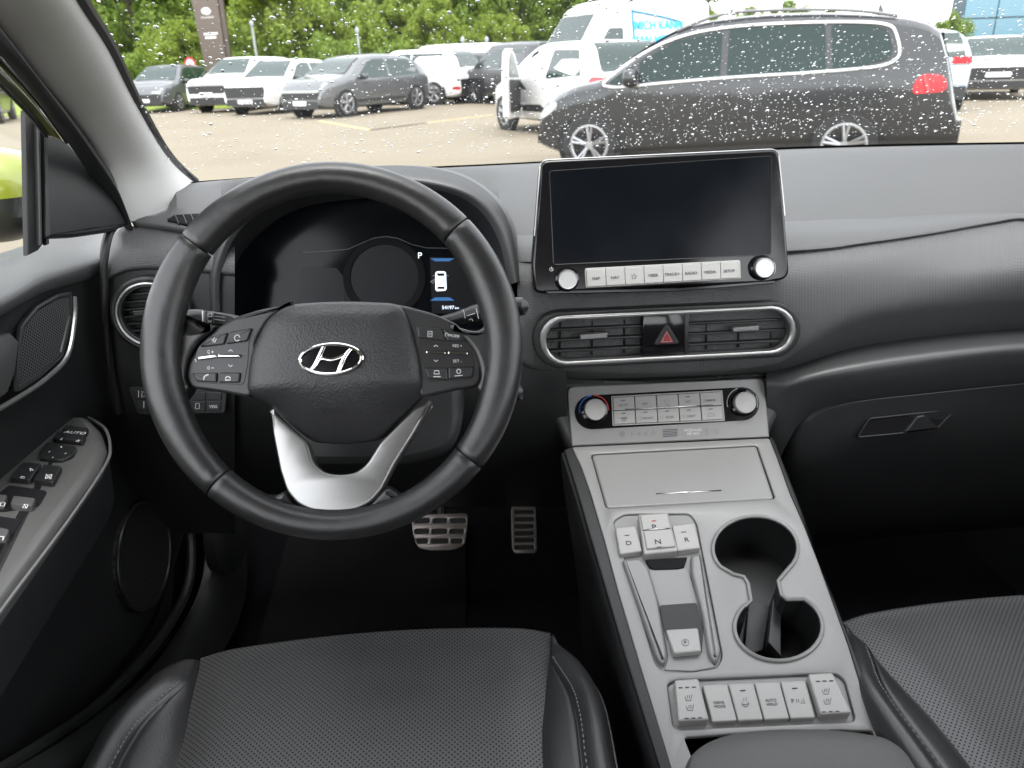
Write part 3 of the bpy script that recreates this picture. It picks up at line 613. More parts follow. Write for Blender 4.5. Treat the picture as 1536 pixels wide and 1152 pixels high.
h_in2 = arch([(352, 478, 1.10), (350, 410, 1.10), (385, 355, 1.10), (452, 312, 1.10), (560, 297, 1.10), (636, 304, 1.10), (690, 326, 1.10), (728, 372, 1.10), (746, 438, 1.10)])
sheet('hood', [h_back, [(a+b)/2+np.array([0, 0, .006]) for a, b in zip(h_back, h_out)], h_out], TOPPAD, ic, 6)
sheet('hood_rim', [h_out, [a+np.array([0, -.003, 0]) for a in [(p+q)/2 for p, q in zip(h_out, h_lip)]], h_lip, h_lip2], SOFT, ic, 5)
sheet('hood_lining', [h_lip2, h_in, h_in2], PLASTIC, ic, 5)
mk('cluster_floor', *g_grid([[atY(316, 500, .985), atY(779, 492, .985)], [atY(345, 560, 1.0), atY(760, 560, 1.0)], [atY(352, 520, 1.1), atY(746, 520, 1.1)]]), MATTE, ic)
kp_ = PL(atY(550, 420, 1.085), (0, -.95, .30))
prism('display_panel', rpoly(kp_.pxs([(290, 540), (290, 390), (350, 310), (440, 275), (650, 290), (720, 330), (780, 400), (780, 530)]), .01), kp_, -.02, 0, .001, SCREEN, ic, label='dark digital dial display')
DIALG = M('dial_face', (.010, .011, .014), .35, spec=.3)
icon([[(455, 379), (490, 377), (522, 374), (545, 364), (562, 357), (580, 355), (598, 358), (618, 367), (640, 372), (700, 373)]], kp_, .0009, M('grey_arc', (.12, .12, .12), .4), ic, 'bright_arc', .002)
dc = (577, 416)
plate('dial_ring', kp_.pxs(ell(dc[0], dc[1], 62, 60, 48)), [kp_.pxs(ell(dc[0], dc[1], 51, 49, 48))], kp_, -.001, .003, .001, MATTE, ic)
prism('dial_face', kp_.pxs(ell(dc[0], dc[1], 51, 49, 48)), kp_, -.001, .0006, 0, DIALG, ic, smooth=False)
prism('gauge_panel', rpoly(kp_.pxs([(452, 400), (505, 402), (518, 420), (515, 470), (452, 470)]), .002), kp_, 0, .0005, 0, DIALG, ic, smooth=False)
prism('gauge_panel', rpoly(kp_.pxs([(645, 385), (692, 388), (730, 420), (730, 470), (648, 470)]), .002), kp_, 0, .0005, 0, DIALG, ic, smooth=False)
text('P', kp_, 630, 384, 9, LITW, ic, h=.0042, sx=1.05)
text('54197', kp_, 672, 461.5, 5.2, LITW, ic, h=.0012, sx=1.0); text('km', kp_, 685.5, 462, 3.6, LITW, ic, h=.0012)
prism('car_symbol', rpoly(kp_.pxs([(653, 407), (669, 407), (670, 436), (653, 437)]), .004, 5), kp_, 0, .0012, 0, LITW, ic, smooth=False)
for q in ([(655.5, 410), (667, 410), (666, 414), (656.5, 414)], [(656.5, 430), (666.5, 430), (667, 433.5), (656, 433.5)]): prism('car_symbol_glass', kp_.pxs(q), kp_, .001, .0016, 0, MATTE, ic, smooth=False)
icon([[(652, 413), (649, 414)], [(671, 413), (673, 414)], [(653, 418), (646, 423), (649, 425), (653, 421)]], kp_, .0009, PRINT_W, ic, 'car_symbol_door', .0014)
for y0, y1 in ((387.5, 392), (446, 451)):
    prism('blue_glow_bar', kp_.pxs([(645, y0), (682, y0), (674, y1), (653, y1)]) if y0 < 400 else kp_.pxs([(653, y0), (674, y0), (682, y1), (645, y1)]), kp_, 0, .0008, 0, LITB, ic, smooth=False)
# ------------------------------------------------------------------ steering column and stalks
sc_ = thing('steering_column', atY(540, 650, .9), 'black column shroud behind the steering wheel', 'steering column')
kq = PL((-.12, .83, .98), (0, -.93, .36))
prism('column_shroud', rpoly(kq.pxs([(400, 480), (655, 480), (692, 560), (694, 640), (676, 682), (610, 700), (430, 700), (395, 600)]), .02), kq, -.2, .0, .012, PLASTIC, sc_, seg=4)
def stalk(name, label, pts, rad):
    s = thing(name, atY(*pts[0]), label, 'control stalk')
    P = [atY(*p) for p in pts]
    tube('stalk_arm', P, rad, PLASTIC_S, s, seg=14); return s
s1 = stalk('light_stalk', 'black headlight stalk left of the column', [(362, 486, .80), (345, 482, .80), (318, 479, .795), (306, 478, .79), (305.5, 478, .79), (290, 479, .785), (272, 480, .78), (268, 480, .78)], [.008, .008, .0085, .0085, .0095, .0105, .0095, .004])
sp1 = PL(atY(310, 474, .778), (0, -.9, .4))
for q in ([(303, 466), (309, 467), (309, 492), (304, 492)],): prism('stalk_ring', sp1.pxs(q), sp1, -.006, .0008, .0005, BRUSH, s1)
icon([[(312, 470), (318, 470), (318, 475), (312, 475), (312, 470)], [(312, 480), (318, 484)], [(318, 480), (312, 484)], [(322, 474), (338, 476)], [(322, 479), (338, 481)]], sp1.up(.003), .0006, PRINT_W, s1)
prism('stalk_collar', rpoly(sp1.pxs([(320, 469), (342, 473), (352, 479), (348, 488), (320, 487)]), .002), sp1, -.006, .002, .001, PLASTIC_S, s1)
s2 = stalk('wiper_stalk', 'black wiper stalk reaching past the wheel rim on the right', [(660, 486, .80), (690, 478, .80), (712, 472, .79), (740, 466, .785), (770, 461, .78), (786, 459, .775), (792, 459, .775)], [.008, .0085, .0105, .0115, .0105, .0095, .004])
sp2 = PL(atY(712, 472, .776), (0, -.9, .4))
icon([[(692, 466), (695, 464), (698, 478)], [(700, 474), (712, 470)], [(703, 480), (708, 478), (709, 482)], [(714, 462), (718, 478)], [(722, 460), (735, 457)]], sp2.up(.0012), .0007, PRINT_W, s2)
prism('stalk_knob', rpoly(sp2.pxs([(718, 460), (736, 455), (739, 476), (722, 480)]), .002), sp2, -.004, .003, .001, PLASTIC_S, s2)
p_ = stalk('shift_paddle', 'small black paddle below the wiper stalk by the wheel rim', [(740, 600, .79), (770, 590, .785), (781, 588, .782), (784, 588, .782)], [.010, .011, .009, .004])
# ------------------------------------------------------------------ steering wheel
WP = PL((-.1345, .710, 1.0463), (0, -.914, .407))
sw = thing('steering_wheel', WP.w(0, -.19), 'black leather steering wheel with silver lower spoke and oval emblem', 'steering wheel')
RO = .1838
def rwf(d):
    T = [(-180, .0180), (-160, .0182), (-135, .0160), (-90, .0140), (-45, .0160), (-20, .0182), (0, .0180), (20, .0190), (40, .0172), (90, .0148), (140, .0172), (160, .0190), (180, .0180)]
    d = (d+180) % 360-180; return float(np.interp(d, [a for a, _ in T], [b for _, b in T]))
def rim(name, a0, a1, label):
    n = max(12, int((a1-a0)/2.2)); rows = []; A = np.linspace(a0+.28, a1-.28, n); A = [A[0]]+[A[0]+.35]+list(A[1:-1])+[A[-1]-.35, A[-1]]
    for i, a in enumerate(A):
        e = .955 if i in (0, len(A)-1) else 1.0; rw = rwf(a)*e; rd = .0165*e; rc_ = RO-rwf(a); ca, sa = math.cos(math.radians(a)), math.sin(math.radians(a))
        rows.append([WP.w(ca*(rc_+rw*math.copysign(abs(math.cos(t_))**.9, math.cos(t_))), sa*(rc_+rw*math.copysign(abs(math.cos(t_))**.9, math.cos(t_))), rd*math.sin(t_)) for t_ in np.linspace(0, 2*math.pi, 22, endpoint=False)])
    v, f = g_grid(rows, True); m_ = 22; f += [tuple(range(m_)), tuple(range((len(rows)-1)*m_, len(rows)*m_))[::-1]]
    o = mk(name, v, f, LEATHER, sw, label=label, ang=50)
    b = MB()                                   # stitches along the inner edge
    for a in np.arange(a0+1, a1-1, 1.15):
        rc_ = RO-rwf(a)
        for k, (da, dh) in enumerate(((-.38, .0018), (.38, -.0018))):
            pass
        P = [WP.w(math.cos(math.radians(a+d_))*(RO-2*rwf(a)+.0016+.0003), math.sin(math.radians(a+d_))*(RO-2*rwf(a)+.0016+.0003), .0062+dh) for d_, dh in ((-.42, -.0012), (.42, .0012))]
        b.add(*g_tube(P, .0005, 4))
    s_ = b.build('stitching', THREAD_D, o); s_['kind'] = 'stuff'
    return o
THREAD_D = M('black_thread', (.03, .03, .03), .7)
rim('rim_section', 41.5, 139, 'upper rim in smooth black leather'); rim('rim_section', 139, 226, None); rim('rim_section', 226, 318, None); rim('rim_section', 318, 401.5, None)
tube('rim_core', [WP.w(math.cos(a)*(RO-.0165), math.sin(a)*(RO-.0165), 0) for a in np.linspace(0, 2*math.pi, 90, endpoint=False)], .0128, RUBBER, sw, seg=12, closed=True, ref=WP.n)
hubp = WP.up(-.012)
earL = [(258, 460), (271, 486), (288, 497), (326, 488), (312, 503), (295, 520), (284, 540), (279, 566), (284, 584), (260, 606), (250, 540)]
for sgn, E_ in ((1, earL), (-1, [(1000-x, y) for x, y in earL])):
    prism('spoke_leather', cr(hubp.pxs(E_), 4, True), hubp, -.02, .006, .005, LEATHER, sw, seg=4)
for E_ in ([(388, 748), (412, 744), (428, 738), (440, 752), (455, 768), (440, 790), (405, 780)], [(572, 735), (584, 732), (600, 742), (616, 742), (600, 775), (560, 788), (545, 766)]): prism('spoke_leather', cr(hubp.pxs(E_), 4, True), hubp, -.016, .006, .006, LEATHER, sw, seg=4)
# pods with buttons
pod = WP.up(-.010)
PODM = M('spoke_plastic', (.028, .028, .029), .34, metal=.2)
podL = [(327, 490), (298, 517), (282, 544), (278, 568), (287, 583), (329, 588), (376, 597), (384, 556), (384, 509), (403, 478), (430, 459), (445, 455), (390, 464), (354, 475)]
podR = [(686, 486), (712, 517), (722, 544), (722, 570), (712, 581), (688, 584), (630, 597), (622, 556), (616, 500), (600, 470), (584, 455), (606, 458), (650, 470)]
for P in (podL, podR): prism('spoke_panel', rpoly(pod.pxs(P), .006), pod, -.03, .0, .003, PODM, sw, seg=3)
recL = [(297, 521), (311, 508), (381, 491), (374, 512), (372, 545), (366, 577), (292, 574), (285, 560)]
recR = [(624, 488), (692, 499), (704, 514), (712, 547), (709, 569), (640, 573), (630, 535)]
REC = M('button_recess', (.03, .03, .031), .3, metal=.3)
for P in (recL, recR): prism('button_recess', rpoly(pod.pxs(P), .004), pod, -.002, .0006, .0004, REC, sw)
bt = []
for q in ([(301, 521), (313, 507), (343, 499), (337, 517)], [(345, 498.5), (379, 492.5), (372, 512), (340, 516.5)], [(289, 560), (327, 559), (326, 574), (296, 572)], [(329, 559), (362, 559), (360, 574), (329, 574)],
          [(626, 490), (663, 493), (669, 512), (628, 507)], [(665, 493.5), (692, 500), (701, 512), (671, 512)], [(637, 552), (671, 552), (672, 571), (643, 568)], [(673, 551.5), (710, 550), (708, 566), (673, 569)]):
    bt.append(key(q, pod, .0036, PLASTIC_S, sw, .002, .0012, h0=0))
for q in ([(298, 536), (328, 532), (328, 537), (299, 541)], [(329, 531.5), (362, 532), (362, 536.5), (329, 537)], [(639, 526.5), (669, 527), (669, 532), (640, 531)], [(672, 527), (702, 528), (702, 533), (672, 532)]): key(q, pod, .005, CHROME, sw, .0012, .0012, name='toggle_bar', h0=0)
pq = pod.up(.0036)
icon([[(322, 506), (320, 513)], [(325, 508), (322, 514)], [(304+15, 509), (318, 511)]], pq, .0006, PRINT_W, bt[0])
icon([[(356+4*math.cos(a), 507-4.5*math.sin(a)) for a in np.linspace(.3, 5.6, 12)]], pq, .0006, PRINT_W, bt[1])
icon([[(306, 570), (306, 566), (309, 563), (313, 562)]], pq, .0012, PRINT_W, bt[2]); icon([[(338, 568), (340, 565), (344, 565), (346, 568)], [(338, 570), (346, 570)]], pq, .0009, PRINT_W, bt[3])
icon([[(642, 497), (648, 497), (648, 505), (642, 505), (642, 497)], [(645, 499), (645, 503)]], pq, .0006, PRINT_W, bt[4]); text('MODE', pq, 681, 504, 4.0, PRINT_W, bt[5], d=(1, .12)); icon([[(670+2.4*math.cos(a), 502.5-3*math.sin(a)) for a in np.linspace(-.6, 4, 9)]], pq, .0005, PRINT_W, bt[5])
icon([[(652, 556), (658, 556), (659, 561), (651, 561), (652, 556)], [(650, 565), (661, 565)]], pq, .0008, PRINT_W, bt[6]); icon([[(688+3*math.cos(a), 557-3.2*math.sin(a)) for a in np.linspace(0, 2*math.pi, 13)], [(682, 564), (694, 563)]], pq, .0007, PRINT_W, bt[7])
pr = pod.up(.0008)
icon([[(311, 527), (314, 525), (314, 531), (311, 528)], [(317, 528), (321, 528)], [(319, 526), (319, 530)], [(343, 527), (346, 524.5), (349, 527)], [(343, 547.5), (346, 550), (349, 547.5)], [(311, 551), (314, 549), (314, 555), (311, 552)], [(317, 552), (321, 552)], [(292, 540), (294, 538), (294, 543)], [(651, 520), (654, 517.5), (657, 520)], [(651, 540), (654, 542.5), (657, 540)]], pr, .0007, PRINT_W, sw)
text('RES +', pr, 686, 519, 4.2, PRINT_W, sw, d=(1, .02)); text('SET -', pr, 686, 542, 4.2, PRINT_W, sw, d=(1, .02))
# airbag cover
pad = WP.up(-.006)
PADP = [(430, 457.5), (470, 452.5), (512, 451), (555, 452), (592, 455), (606, 466), (616, 488), (626, 525), (632, 560), (633, 590), (615, 612), (592, 636), (568, 660), (540, 666), (510, 668), (480, 667), (460, 663), (430, 638), (407, 612), (373, 591), (371, 565), (375, 535), (385, 507), (403, 477)]
padpoly = cr(pad.pxs(PADP), 4, True)
def padh(u, v):
    return -.42*max(0, -.032-v)**1.0*.9-.25*max(0, v-.035)
v_, f_ = [], []
cenp = np.array(pad.px(500, 548)); prof = [(1.0, -.03), (1.0, -.004), (.992, -.0012), (.975, .0008), (.94, .003), (.88, .0052), (.78, .0075), (.65, .0092), (.5, .0103), (.35, .0108), (.2, .011), (.08, .011)]
N_ = len(padpoly)
for s, h in prof:
    for p in padpoly:
        q = cenp+(np.array(p)-cenp)*s; v_.append(pad.w(q[0], q[1], h+(padh(*q) if h > -.02 else -.02)))
for r in range(len(prof)-1):
    for i in range(N_): f_.append((r*N_+i, r*N_+(i+1) % N_, (r+1)*N_+(i+1) % N_, (r+1)*N_+i))
v_.append(pad.w(cenp[0], cenp[1], .011)); f_ += [((len(prof)-1)*N_+i, (len(prof)-1)*N_+(i+1) % N_, len(v_)-1) for i in range(N_)]
apad = mk('airbag_cover', v_, f_, AIRBAG, sw, label='grained black airbag cover', ang=50)
DEB = M('debossed_mark', (.012, .012, .012), .6)
low = PL(pad.w(0, -.055, .0006), WP.n-.36*WP.v)
text('AIRBAG', low, 500, 616, 8, DEB, apad, h=.0012, sx=1.15); icon([[(491, 597), (498, 602), (504, 600)], [(497, 595), (505, 595)]], low, .001, DEB, apad, h=.0012)
# emblem
em = pad.up(.0118); ec = np.array(em.px(497, 539)); ex = np.linalg.norm(np.array(em.px(545, 539))-ec); ey = np.linalg.norm(np.array(em.px(497, 515.5))-ec)
emb = prism('emblem', ell(ec[0], ec[1], ex*.97, ey*.97, 48), em, -.004, .0006, .0004, GLOSS, sw, label='oval emblem with a slanted letter H')
tube('emblem_ring', [em.w(*p, .001) for p in ell(ec[0], ec[1], ex*.965, ey*.95, 56)], .0019, CHROME, emb, closed=True, ref=WP.n, seg=10)
def bar(pts, rad): tube('emblem_bar', cr([em.w(*em.px(*p), .0012) for p in pts], 5), [float(np.interp(i, np.linspace(0, (len(pts)-1)*5, len(rad)), rad)) for i in range((len(pts)-1)*5+1)], CHROME, emb, seg=10, ref=WP.n, flat=.6)
bar([(466, 556), (473, 548), (481, 532), (487, 518)], [.0016, .0022, .0023, .0018]); bar([(507, 560), (512, 548), (519, 533), (529, 521)], [.0018, .0023, .0022, .0016])
bar([(474, 545), (483, 538), (496, 540), (508, 537), (520, 531)], [.0016, .0020, .0021, .0021, .0016])
# silver lower spoke
vt = PL(WP.w(0, -.150, -.001), WP.n+.20*WP.v)
VO = [(406, 612), (409, 650), (420, 706), (430, 737), (446, 756), (469, 767), (499, 770), (530, 766), (553, 756), (571, 737), (592, 696), (624, 645), (648, 600), (622, 612), (596, 638), (570, 664), (550, 696), (533, 709), (509, 712), (487, 709), (470, 695), (461, 664), (440, 645), (424, 630)]
plate('lower_spoke', rpoly(vt.pxs(VO), [.002]*3+[.006]*7+[.002]*3+[.004]*3+[.008]*5+[.004]*2+[.002]), [], vt, -.02, .0, .003, SILVER_V, sw, res=3, label='satin silver lower spoke')
# ------------------------------------------------------------------ infotainment unit
DP = PL(atY(990, 330, .985), (0, -.972, .235))
iu = thing('infotainment_unit', DP.w(0, -.1), 'large black infotainment screen with silver keys standing on the dash', 'display')
bz = rpoly(DP.pxs([(811, 240), (1168, 223), (1176, 300), (1185, 418), (1135, 427), (1019, 435.5), (900, 441), (801, 440), (798, 398), (804, 330)]), [.011, .011, .02, .014, .02, .02, .02, .010, .01, .02])
prism('bezel', bz, DP, -.028, .0, .0035, GLOSS, iu, seg=3, label='gloss black bezel with thin bright edge')
prism('rear_housing', [tuple(np.array(p)*.96) for p in bz], DP, -.07, -.026, .01, PLASTIC, iu)
tube('bright_edge', [DP.w(*p, -.002) for p in rpoly(DP.pxs([(798, 398), (804, 330), (811, 240), (1168, 223), (1176, 300), (1185, 405)]), [.01, .02, .011, .011, .02, .01])[6:-6]], .0009, BRUSH, iu, seg=6)
prism('screen', rpoly(DP.pxs([(824, 257), (1157, 234), (1156, 382), (830, 397)]), .004), DP, -.001, .0012, .0006, SCREEN, iu, label='dark switched off screen')
tube('screen_edge', [DP.w(*p, .0010) for p in rpoly(DP.pxs([(824, 257), (1157, 234), (1156, 382), (830, 397)]), .004)], .0006, PLASTIC_S, iu, seg=5, closed=True)
prism('chin_ledge', rpoly(DP.pxs([(815, 436), (1020, 431), (1165, 420), (1160, 425), (1020, 437), (822, 441)]), .001), DP, -.01, .004, .001, GLOSS, iu)
def knob(par, pl, px, py, rpx, hgt, mat_ring=GLOSS, cap=BRUSH, name='knob'):
    c = np.array(pl.px(px, py)); r = abs(pl.px(px+rpx, py)[0]-c[0]); o = pl.w(c[0], c[1], 0)
    k = mk(name, *g_lathe([(r*1.28, -.002), (r*1.28, .003), (r*1.22, .006), (r*1.02, .007)], o, pl.n, 40), mat_ring, par)
    mk('knob_cap', *g_lathe([(r*1.02, .004), (r*1.0, hgt-.0015), (r*.95, hgt), (r*.90, hgt), (r*.86, hgt-.0005), (0.0001, hgt-.0005)], o, pl.n, 40), cap, k, ang=25)
    return k
knob(iu, DP, 850, 419, 14.5, .014); knob(iu, DP, 1141.5, 401.5, 14.5, .014)
TL, TR, BR, BL = [np.array(p, float) for p in ((879, 404.5), (1107.5, 392), (1108.5, 416.5), (880, 430))]
plate('key_surround', rpoly(DP.pxs([TL+(-2, -2), TR+(2, -2), BR+(2, 2), BL+(-2, 2)]), .003), [rpoly(DP.pxs([TL, TR, BR, BL]), .002)], DP, -.004, .0026, .0005, SILVER_B, iu)
for k, s in enumerate(('MAP', 'NAV', '', '<SEEK', 'TRACK>', 'RADIO', 'MEDIA', 'SETUP')):
    f = lambda a, b, t_: a+(b-a)*t_
    q = [f(TL, TR, k/8+.0015), f(TL, TR, (k+1)/8-.0015), f(BL, BR, (k+1)/8-.0015), f(BL, BR, k/8+.0015)]
    bb = key(q, DP, .0042, SILVER_B, iu, .0004, .0006)
    c = sum(q)/4+np.array((0, 1.5))
    if s: text(s, DP.up(.0042), c[0], c[1], 4.2, PRINT_D, bb, d=(1, -.055), sx=1.0)
    else: icon([[(c[0]+(4.5 if i % 2 == 0 else 2)*math.sin(i*math.pi/5), c[1]-(4.5 if i % 2 == 0 else 2)*math.cos(i*math.pi/5)) for i in range(11)]], DP.up(.0042), .0004, PRINT_D, bb)
icon([[(827+2.6*math.sin(a), 404-2.6*math.cos(a)) for a in np.linspace(.6, 5.7, 12)], [(827, 400), (827, 404)], [(1161-.0, 393), (1163, 398), (1163, 406), (1161, 411)]], DP.up(.0002), .0005, PRINT_W, iu)
# ------------------------------------------------------------------ climate panel
cl = thing('climate_panel', CP.w(0, -.05), 'silver climate control panel with two round knobs above the console', 'control panel')
po = rpoly(CP.pxs([(850, 580), (1146, 567.5), (1153.5, 656), (858, 669.5)]), [.012, .012, .001, .001])
prism('panel_face', po, CP, -.012, .002, .0018, SILVER, cl, label='satin silver panel face')
bs = CP.pxs(stadium((887, 593, 644), (1113, 581, 631)))
prism('gloss_inlay', bs, CP, .001, .0032, .0008, GLOSS, cl)
c1 = CP.up(.0032)
def cknob(px, py):
    k = knob(cl, c1, px, py, 16, .015, GLOSS, SILVER_B); return k
kl = cknob(891, 615); kr = cknob(1113.5, 604.5)
icon([[(891+22*math.cos(a), 615-22*math.sin(a)) for a in np.linspace(3.35, 1.75, 12)]], c1, .0014, BLUE, cl, 'cold_scale'); icon([[(891+22*math.cos(a), 615-22*math.sin(a)) for a in np.linspace(1.6, .0, 12)]], c1, .0014, RED, cl, 'warm_scale')
icon([[(1113.5+23*math.cos(a), 604.5-23*math.sin(a)) for a in np.linspace(3.4, 1.9, 12)], [(1108, 587), (1114, 584)], [(1113.5+23*math.cos(a), 604.5-23*math.sin(a)) for a in np.linspace(.5, -.3, 8)]], c1, .0009, PRINT_W, cl, 'fan_scale')
TL, TR, BR, BL = [np.array(p, float) for p in ((918, 596.5), (1080, 587.5), (1084, 629.5), (920, 637))]
plate('key_surround', rpoly(CP.pxs([TL+(-2, -2), TR+(2, -2), BR+(2, 2), BL+(-2, 2)]), .002), [rpoly(CP.pxs([TL, TR, BR, BL]), .001)], CP, .001, .0050, .0005, SILVER_B, cl)
names = (('AUTO', 'OFF', '', 'A/C', 'CLIMATE'), ('DRIVER\nONLY', 'FRONT', 'REAR', 'HEAT', ''))
def bil(a, b): return (TL*(1-a)+TR*a)*(1-b)+(BL*(1-a)+BR*a)*b
for r in range(2):
    for k in range(5):
        a0, a1, b0, b1 = k/5+.004, (k+1)/5-.004, r*.5+.012, r*.5+.488
        bb = key([bil(a0, b0), bil(a1, b0), bil(a1, b1), bil(a0, b1)], CP, .0062, SILVER_B, cl, .0004, .0006, h0=.001)
        c = bil(k/5+.1, .30 if r == 0 else .82); s = names[r][k]; P6 = CP.up(.0062)
        if s: text(s, P6, c[0]+(3 if r and k in (1, 2, 3) else 0), c[1], 3.6 if '\n' not in s else 2.4, PRINT_G, bb, d=(1, -.055), sx=.95 if len(s) < 7 else .8)
        if r and k in (1, 2, 3): icon([[(c[0]-12, c[1]-1), (c[0]-7, c[1]-2), (c[0]-8, c[1]+3), (c[0]-11, c[1]+3), (c[0]-12, c[1]-1)]], P6, .0003, PRINT_G, bb)
        if (r, k) == (0, 2): icon([[(c[0]-4, c[1]-4), (c[0], c[1]+2), (c[0]+5, c[1]+2)], [(c[0]+2, c[1]-5), (c[0]+4, c[1]-2)], [(c[0]-3, c[1]+5), (c[0]+3, c[1]+4)]], P6, .0005, PRINT_G, bb)
        if (r, k) == (1, 4): icon([[(c[0]-6, c[1]+2), (c[0]-5, c[1]-1), (c[0]-1, c[1]-3), (c[0]+4, c[1]-2), (c[0]+6, c[1]+1), (c[0]-6, c[1]+2)]], P6, .0005, PRINT_G, bb)
        if (r, k) in ((0, 0), (0, 3), (1, 0), (1, 1), (1, 2), (1, 3), (1, 4)):
            d_ = bil(k/5+.1, .12 if r == 0 else .60); icon([[(d_[0]-3, d_[1]+.15), (d_[0]+3, d_[1]-.15)]], P6, .0011, PRINT_D, bb, 'indicator')
tube('chrome_bar', [CP.w(*CP.px(*p), .0068) for p in ((936, 614.5), (1067, 608))], .0012, CHROME, cl, seg=8)
c2 = CP.up(.002)
for k in range(5): icon([[(994, 644.2+k*2.5+.8), (1016, 643.2+k*2.5+.4)]], c2, .0009, PRINT_D, cl, 'sensor_slot')
text('PASSENGER\nAIR BAG', c2, 1039.5, 648, 3.6, PRINT_W, cl, d=(1, -.03))
icon([[(933+3.5*math.cos(a), 651-3.5*math.sin(a)) for a in np.linspace(0, 6.28, 11)], [(933, 649), (933, 652), (935, 652)]]+[[(x-2, 653), (x, 648), (x+2, 653)] for x in (948, 958.5, 969)]+[[(977, 653), (980, 645), (983, 652)]]+[[(x-2.5, 645), (x+2, 644), (x-2, 648), (x+2, 648), (x-1, 652)] for x in (1060, 1074)], c2, .0005, PRINT_G, cl)
# ------------------------------------------------------------------ centre console
K0, K1 = atY(1006, 663, .978), atZ(1140, 1055, .665)
d_ = K1-K0; d_[0] = 0; d_ /= np.linalg.norm(d_); kn = np.cross(np.array([1., 0, 0]), -d_); kn = kn if kn[2] > 0 else -kn
KP = PL(K0, kn)
cc = thing('centre_console', (.27, .7, .45), 'silver centre console with gear buttons and two cup holders', 'console')
EL = [(858, 670), (872, 700), (886, 740), (906, 808), (926, 883), (962, 1005), (1008, 1155), (1060, 1330)]; ER = [(1154, 657), (1167, 690), (1185, 740), (1207, 790), (1228, 844), (1273, 969), (1313, 1100), (1360, 1260)]
body = rpoly(KP.pxs(EL+ER[::-1]), .004)
lid = rpoly(KP.pxs([(886, 681), (1136, 667.5), (1163.5, 748), (909, 762.5)]), .006)
cup = []
for a in np.linspace(math.radians(215), math.radians(-40), 26): cup.append((1133+64*math.cos(a), 823-48*math.sin(a)))
cup += [(1172, 866), (1167, 872), (1172, 893), (1180, 900)]
for a in np.linspace(math.radians(55), math.radians(-215), 26): cup.append((1167.5+66*math.cos(a), 941-51*math.sin(a)))
cup += [(1118, 909), (1126, 902), (1122, 876), (1116, 866), (1100, 862)]
def scale_px(P, d, c):
    out = []
    for x, y in P: v = np.array((x, y))-c; out.append(tuple(np.array(c)+v*(1+d/np.linalg.norm(v))))
    return out
pod_o = rpoly(KP.pxs([(920, 781), (936, 771), (1035, 770), (1045, 784), (1084, 985), (1076, 1002), (1036, 1008), (996, 1008), (983, 996)]), .006)
row_o = rpoly(KP.pxs([(1001, 1026), (1012, 1020), (1205, 1011), (1256, 1010), (1268, 1020), (1283, 1076), (1280, 1082), (1020, 1094), (1010, 1090)]), .004)
sto = rpoly(KP.pxs([(1026, 1106), (1110, 1100), (1260, 1094), (1310, 1096), (1345, 1180), (1060, 1190)]), .004)
cup_uv = KP.pxs(cup)
plate('panel', body, [lid, cup_uv, pod_o, row_o, sto], KP, -.006, .0, .0016, SILVER, cc, label='satin silver console panel')
prism('tray_lid', [tuple(np.mean(np.array(lid), 0)+(np.array(p)-np.mean(np.array(lid), 0))*.988) for p in lid], KP, -.010, -.0008, .003, SILVER, cc, seg=3, label='closed silver tray lid with bright bar')
tube('lid_bar', [KP.w(*KP.px(*p), -.0006) for p in ((984, 740.5), (1082, 735.5))], .0012, CHROME, cc)
# cup holder
v, f = g_grid([[KP.w(*p, -.003) for p in cup_uv], [KP.w(*p, -.07) for p in cup_uv]], True); n = len(cup_uv); f.append(tuple(range(n, 2*n)))
mk('cup_holder', v, f, PLASTIC_S, cc, label='black twin cup holder well')
ct = np.array((1150, 885)); lip_o = [tuple(np.array(p)) for p in cup]
tube('cup_lip', [KP.w(*p, .0008) for p in cup_uv], .0024, SILVER, cc, seg=8, closed=True, ref=KP.n)
cpl = KP.up(-.03)
prism('cup_divider', cpl.pxs([(1128, 884), (1160, 893), (1150, 960), (1120, 972)]), cpl, -.04, -.02, .002, SOFT, cc)
prism('cup_fin', cpl.pxs([(1160, 890), (1172, 905), (1172, 985), (1152, 962)]), cpl, -.04, .0, .002, PLASTIC_S, cc)
# gear selector
prism('selector_base', pod_o, KP, -.012, -.003, .001, SILVER, cc)
def gkey(q, h, s, px, py, hp_=6, par=cc):
    o = key(q, KP, h, SILVER_B, par, .0025, .0018, name='gear_button', h0=-.004, seg=3); text(s, KP.up(h), px, py, hp_, PRINT_D, o, d=(1, -.04), sx=1.15); return o
gd = gkey([(922, 796), (953, 793), (963, 831), (929, 836)], .006, 'D', 943, 815); gr = gkey([(1007, 792), (1041, 788.5), (1050, 826), (1015, 831)], .006, 'R', 1030, 810)
gbk = prism('gear_block', rpoly(KP.pxs([(956, 778), (1001, 775), (1016, 833), (965, 838)]), .003), KP, -.004, .009, .002, SILVER_B, cc, seg=3)
q1 = key([(959, 781), (999, 778.5), (1005, 800.5), (963, 803.5)], KP, .0115, SILVER_B, cc, .002, .0014, name='gear_button', h0=.006); q2 = key([(964, 804.5), (1005.5, 801.5), (1012, 828), (969, 832)], KP, .0115, SILVER_B, cc, .002, .0014, name='gear_button', h0=.006)
text('P', KP.up(.0115), 981, 791, 7, PRINT_D, q1, d=(1, -.04), sx=1.1); text('N', KP.up(.0115), 987, 813, 7, PRINT_D, q2, d=(1, -.04), sx=1.1)
tube('gear_bar', [KP.w(*KP.px(*p), .0118) for p in ((969, 803.5), (1002, 801.5))], .0008, CHROME, cc, seg=6)
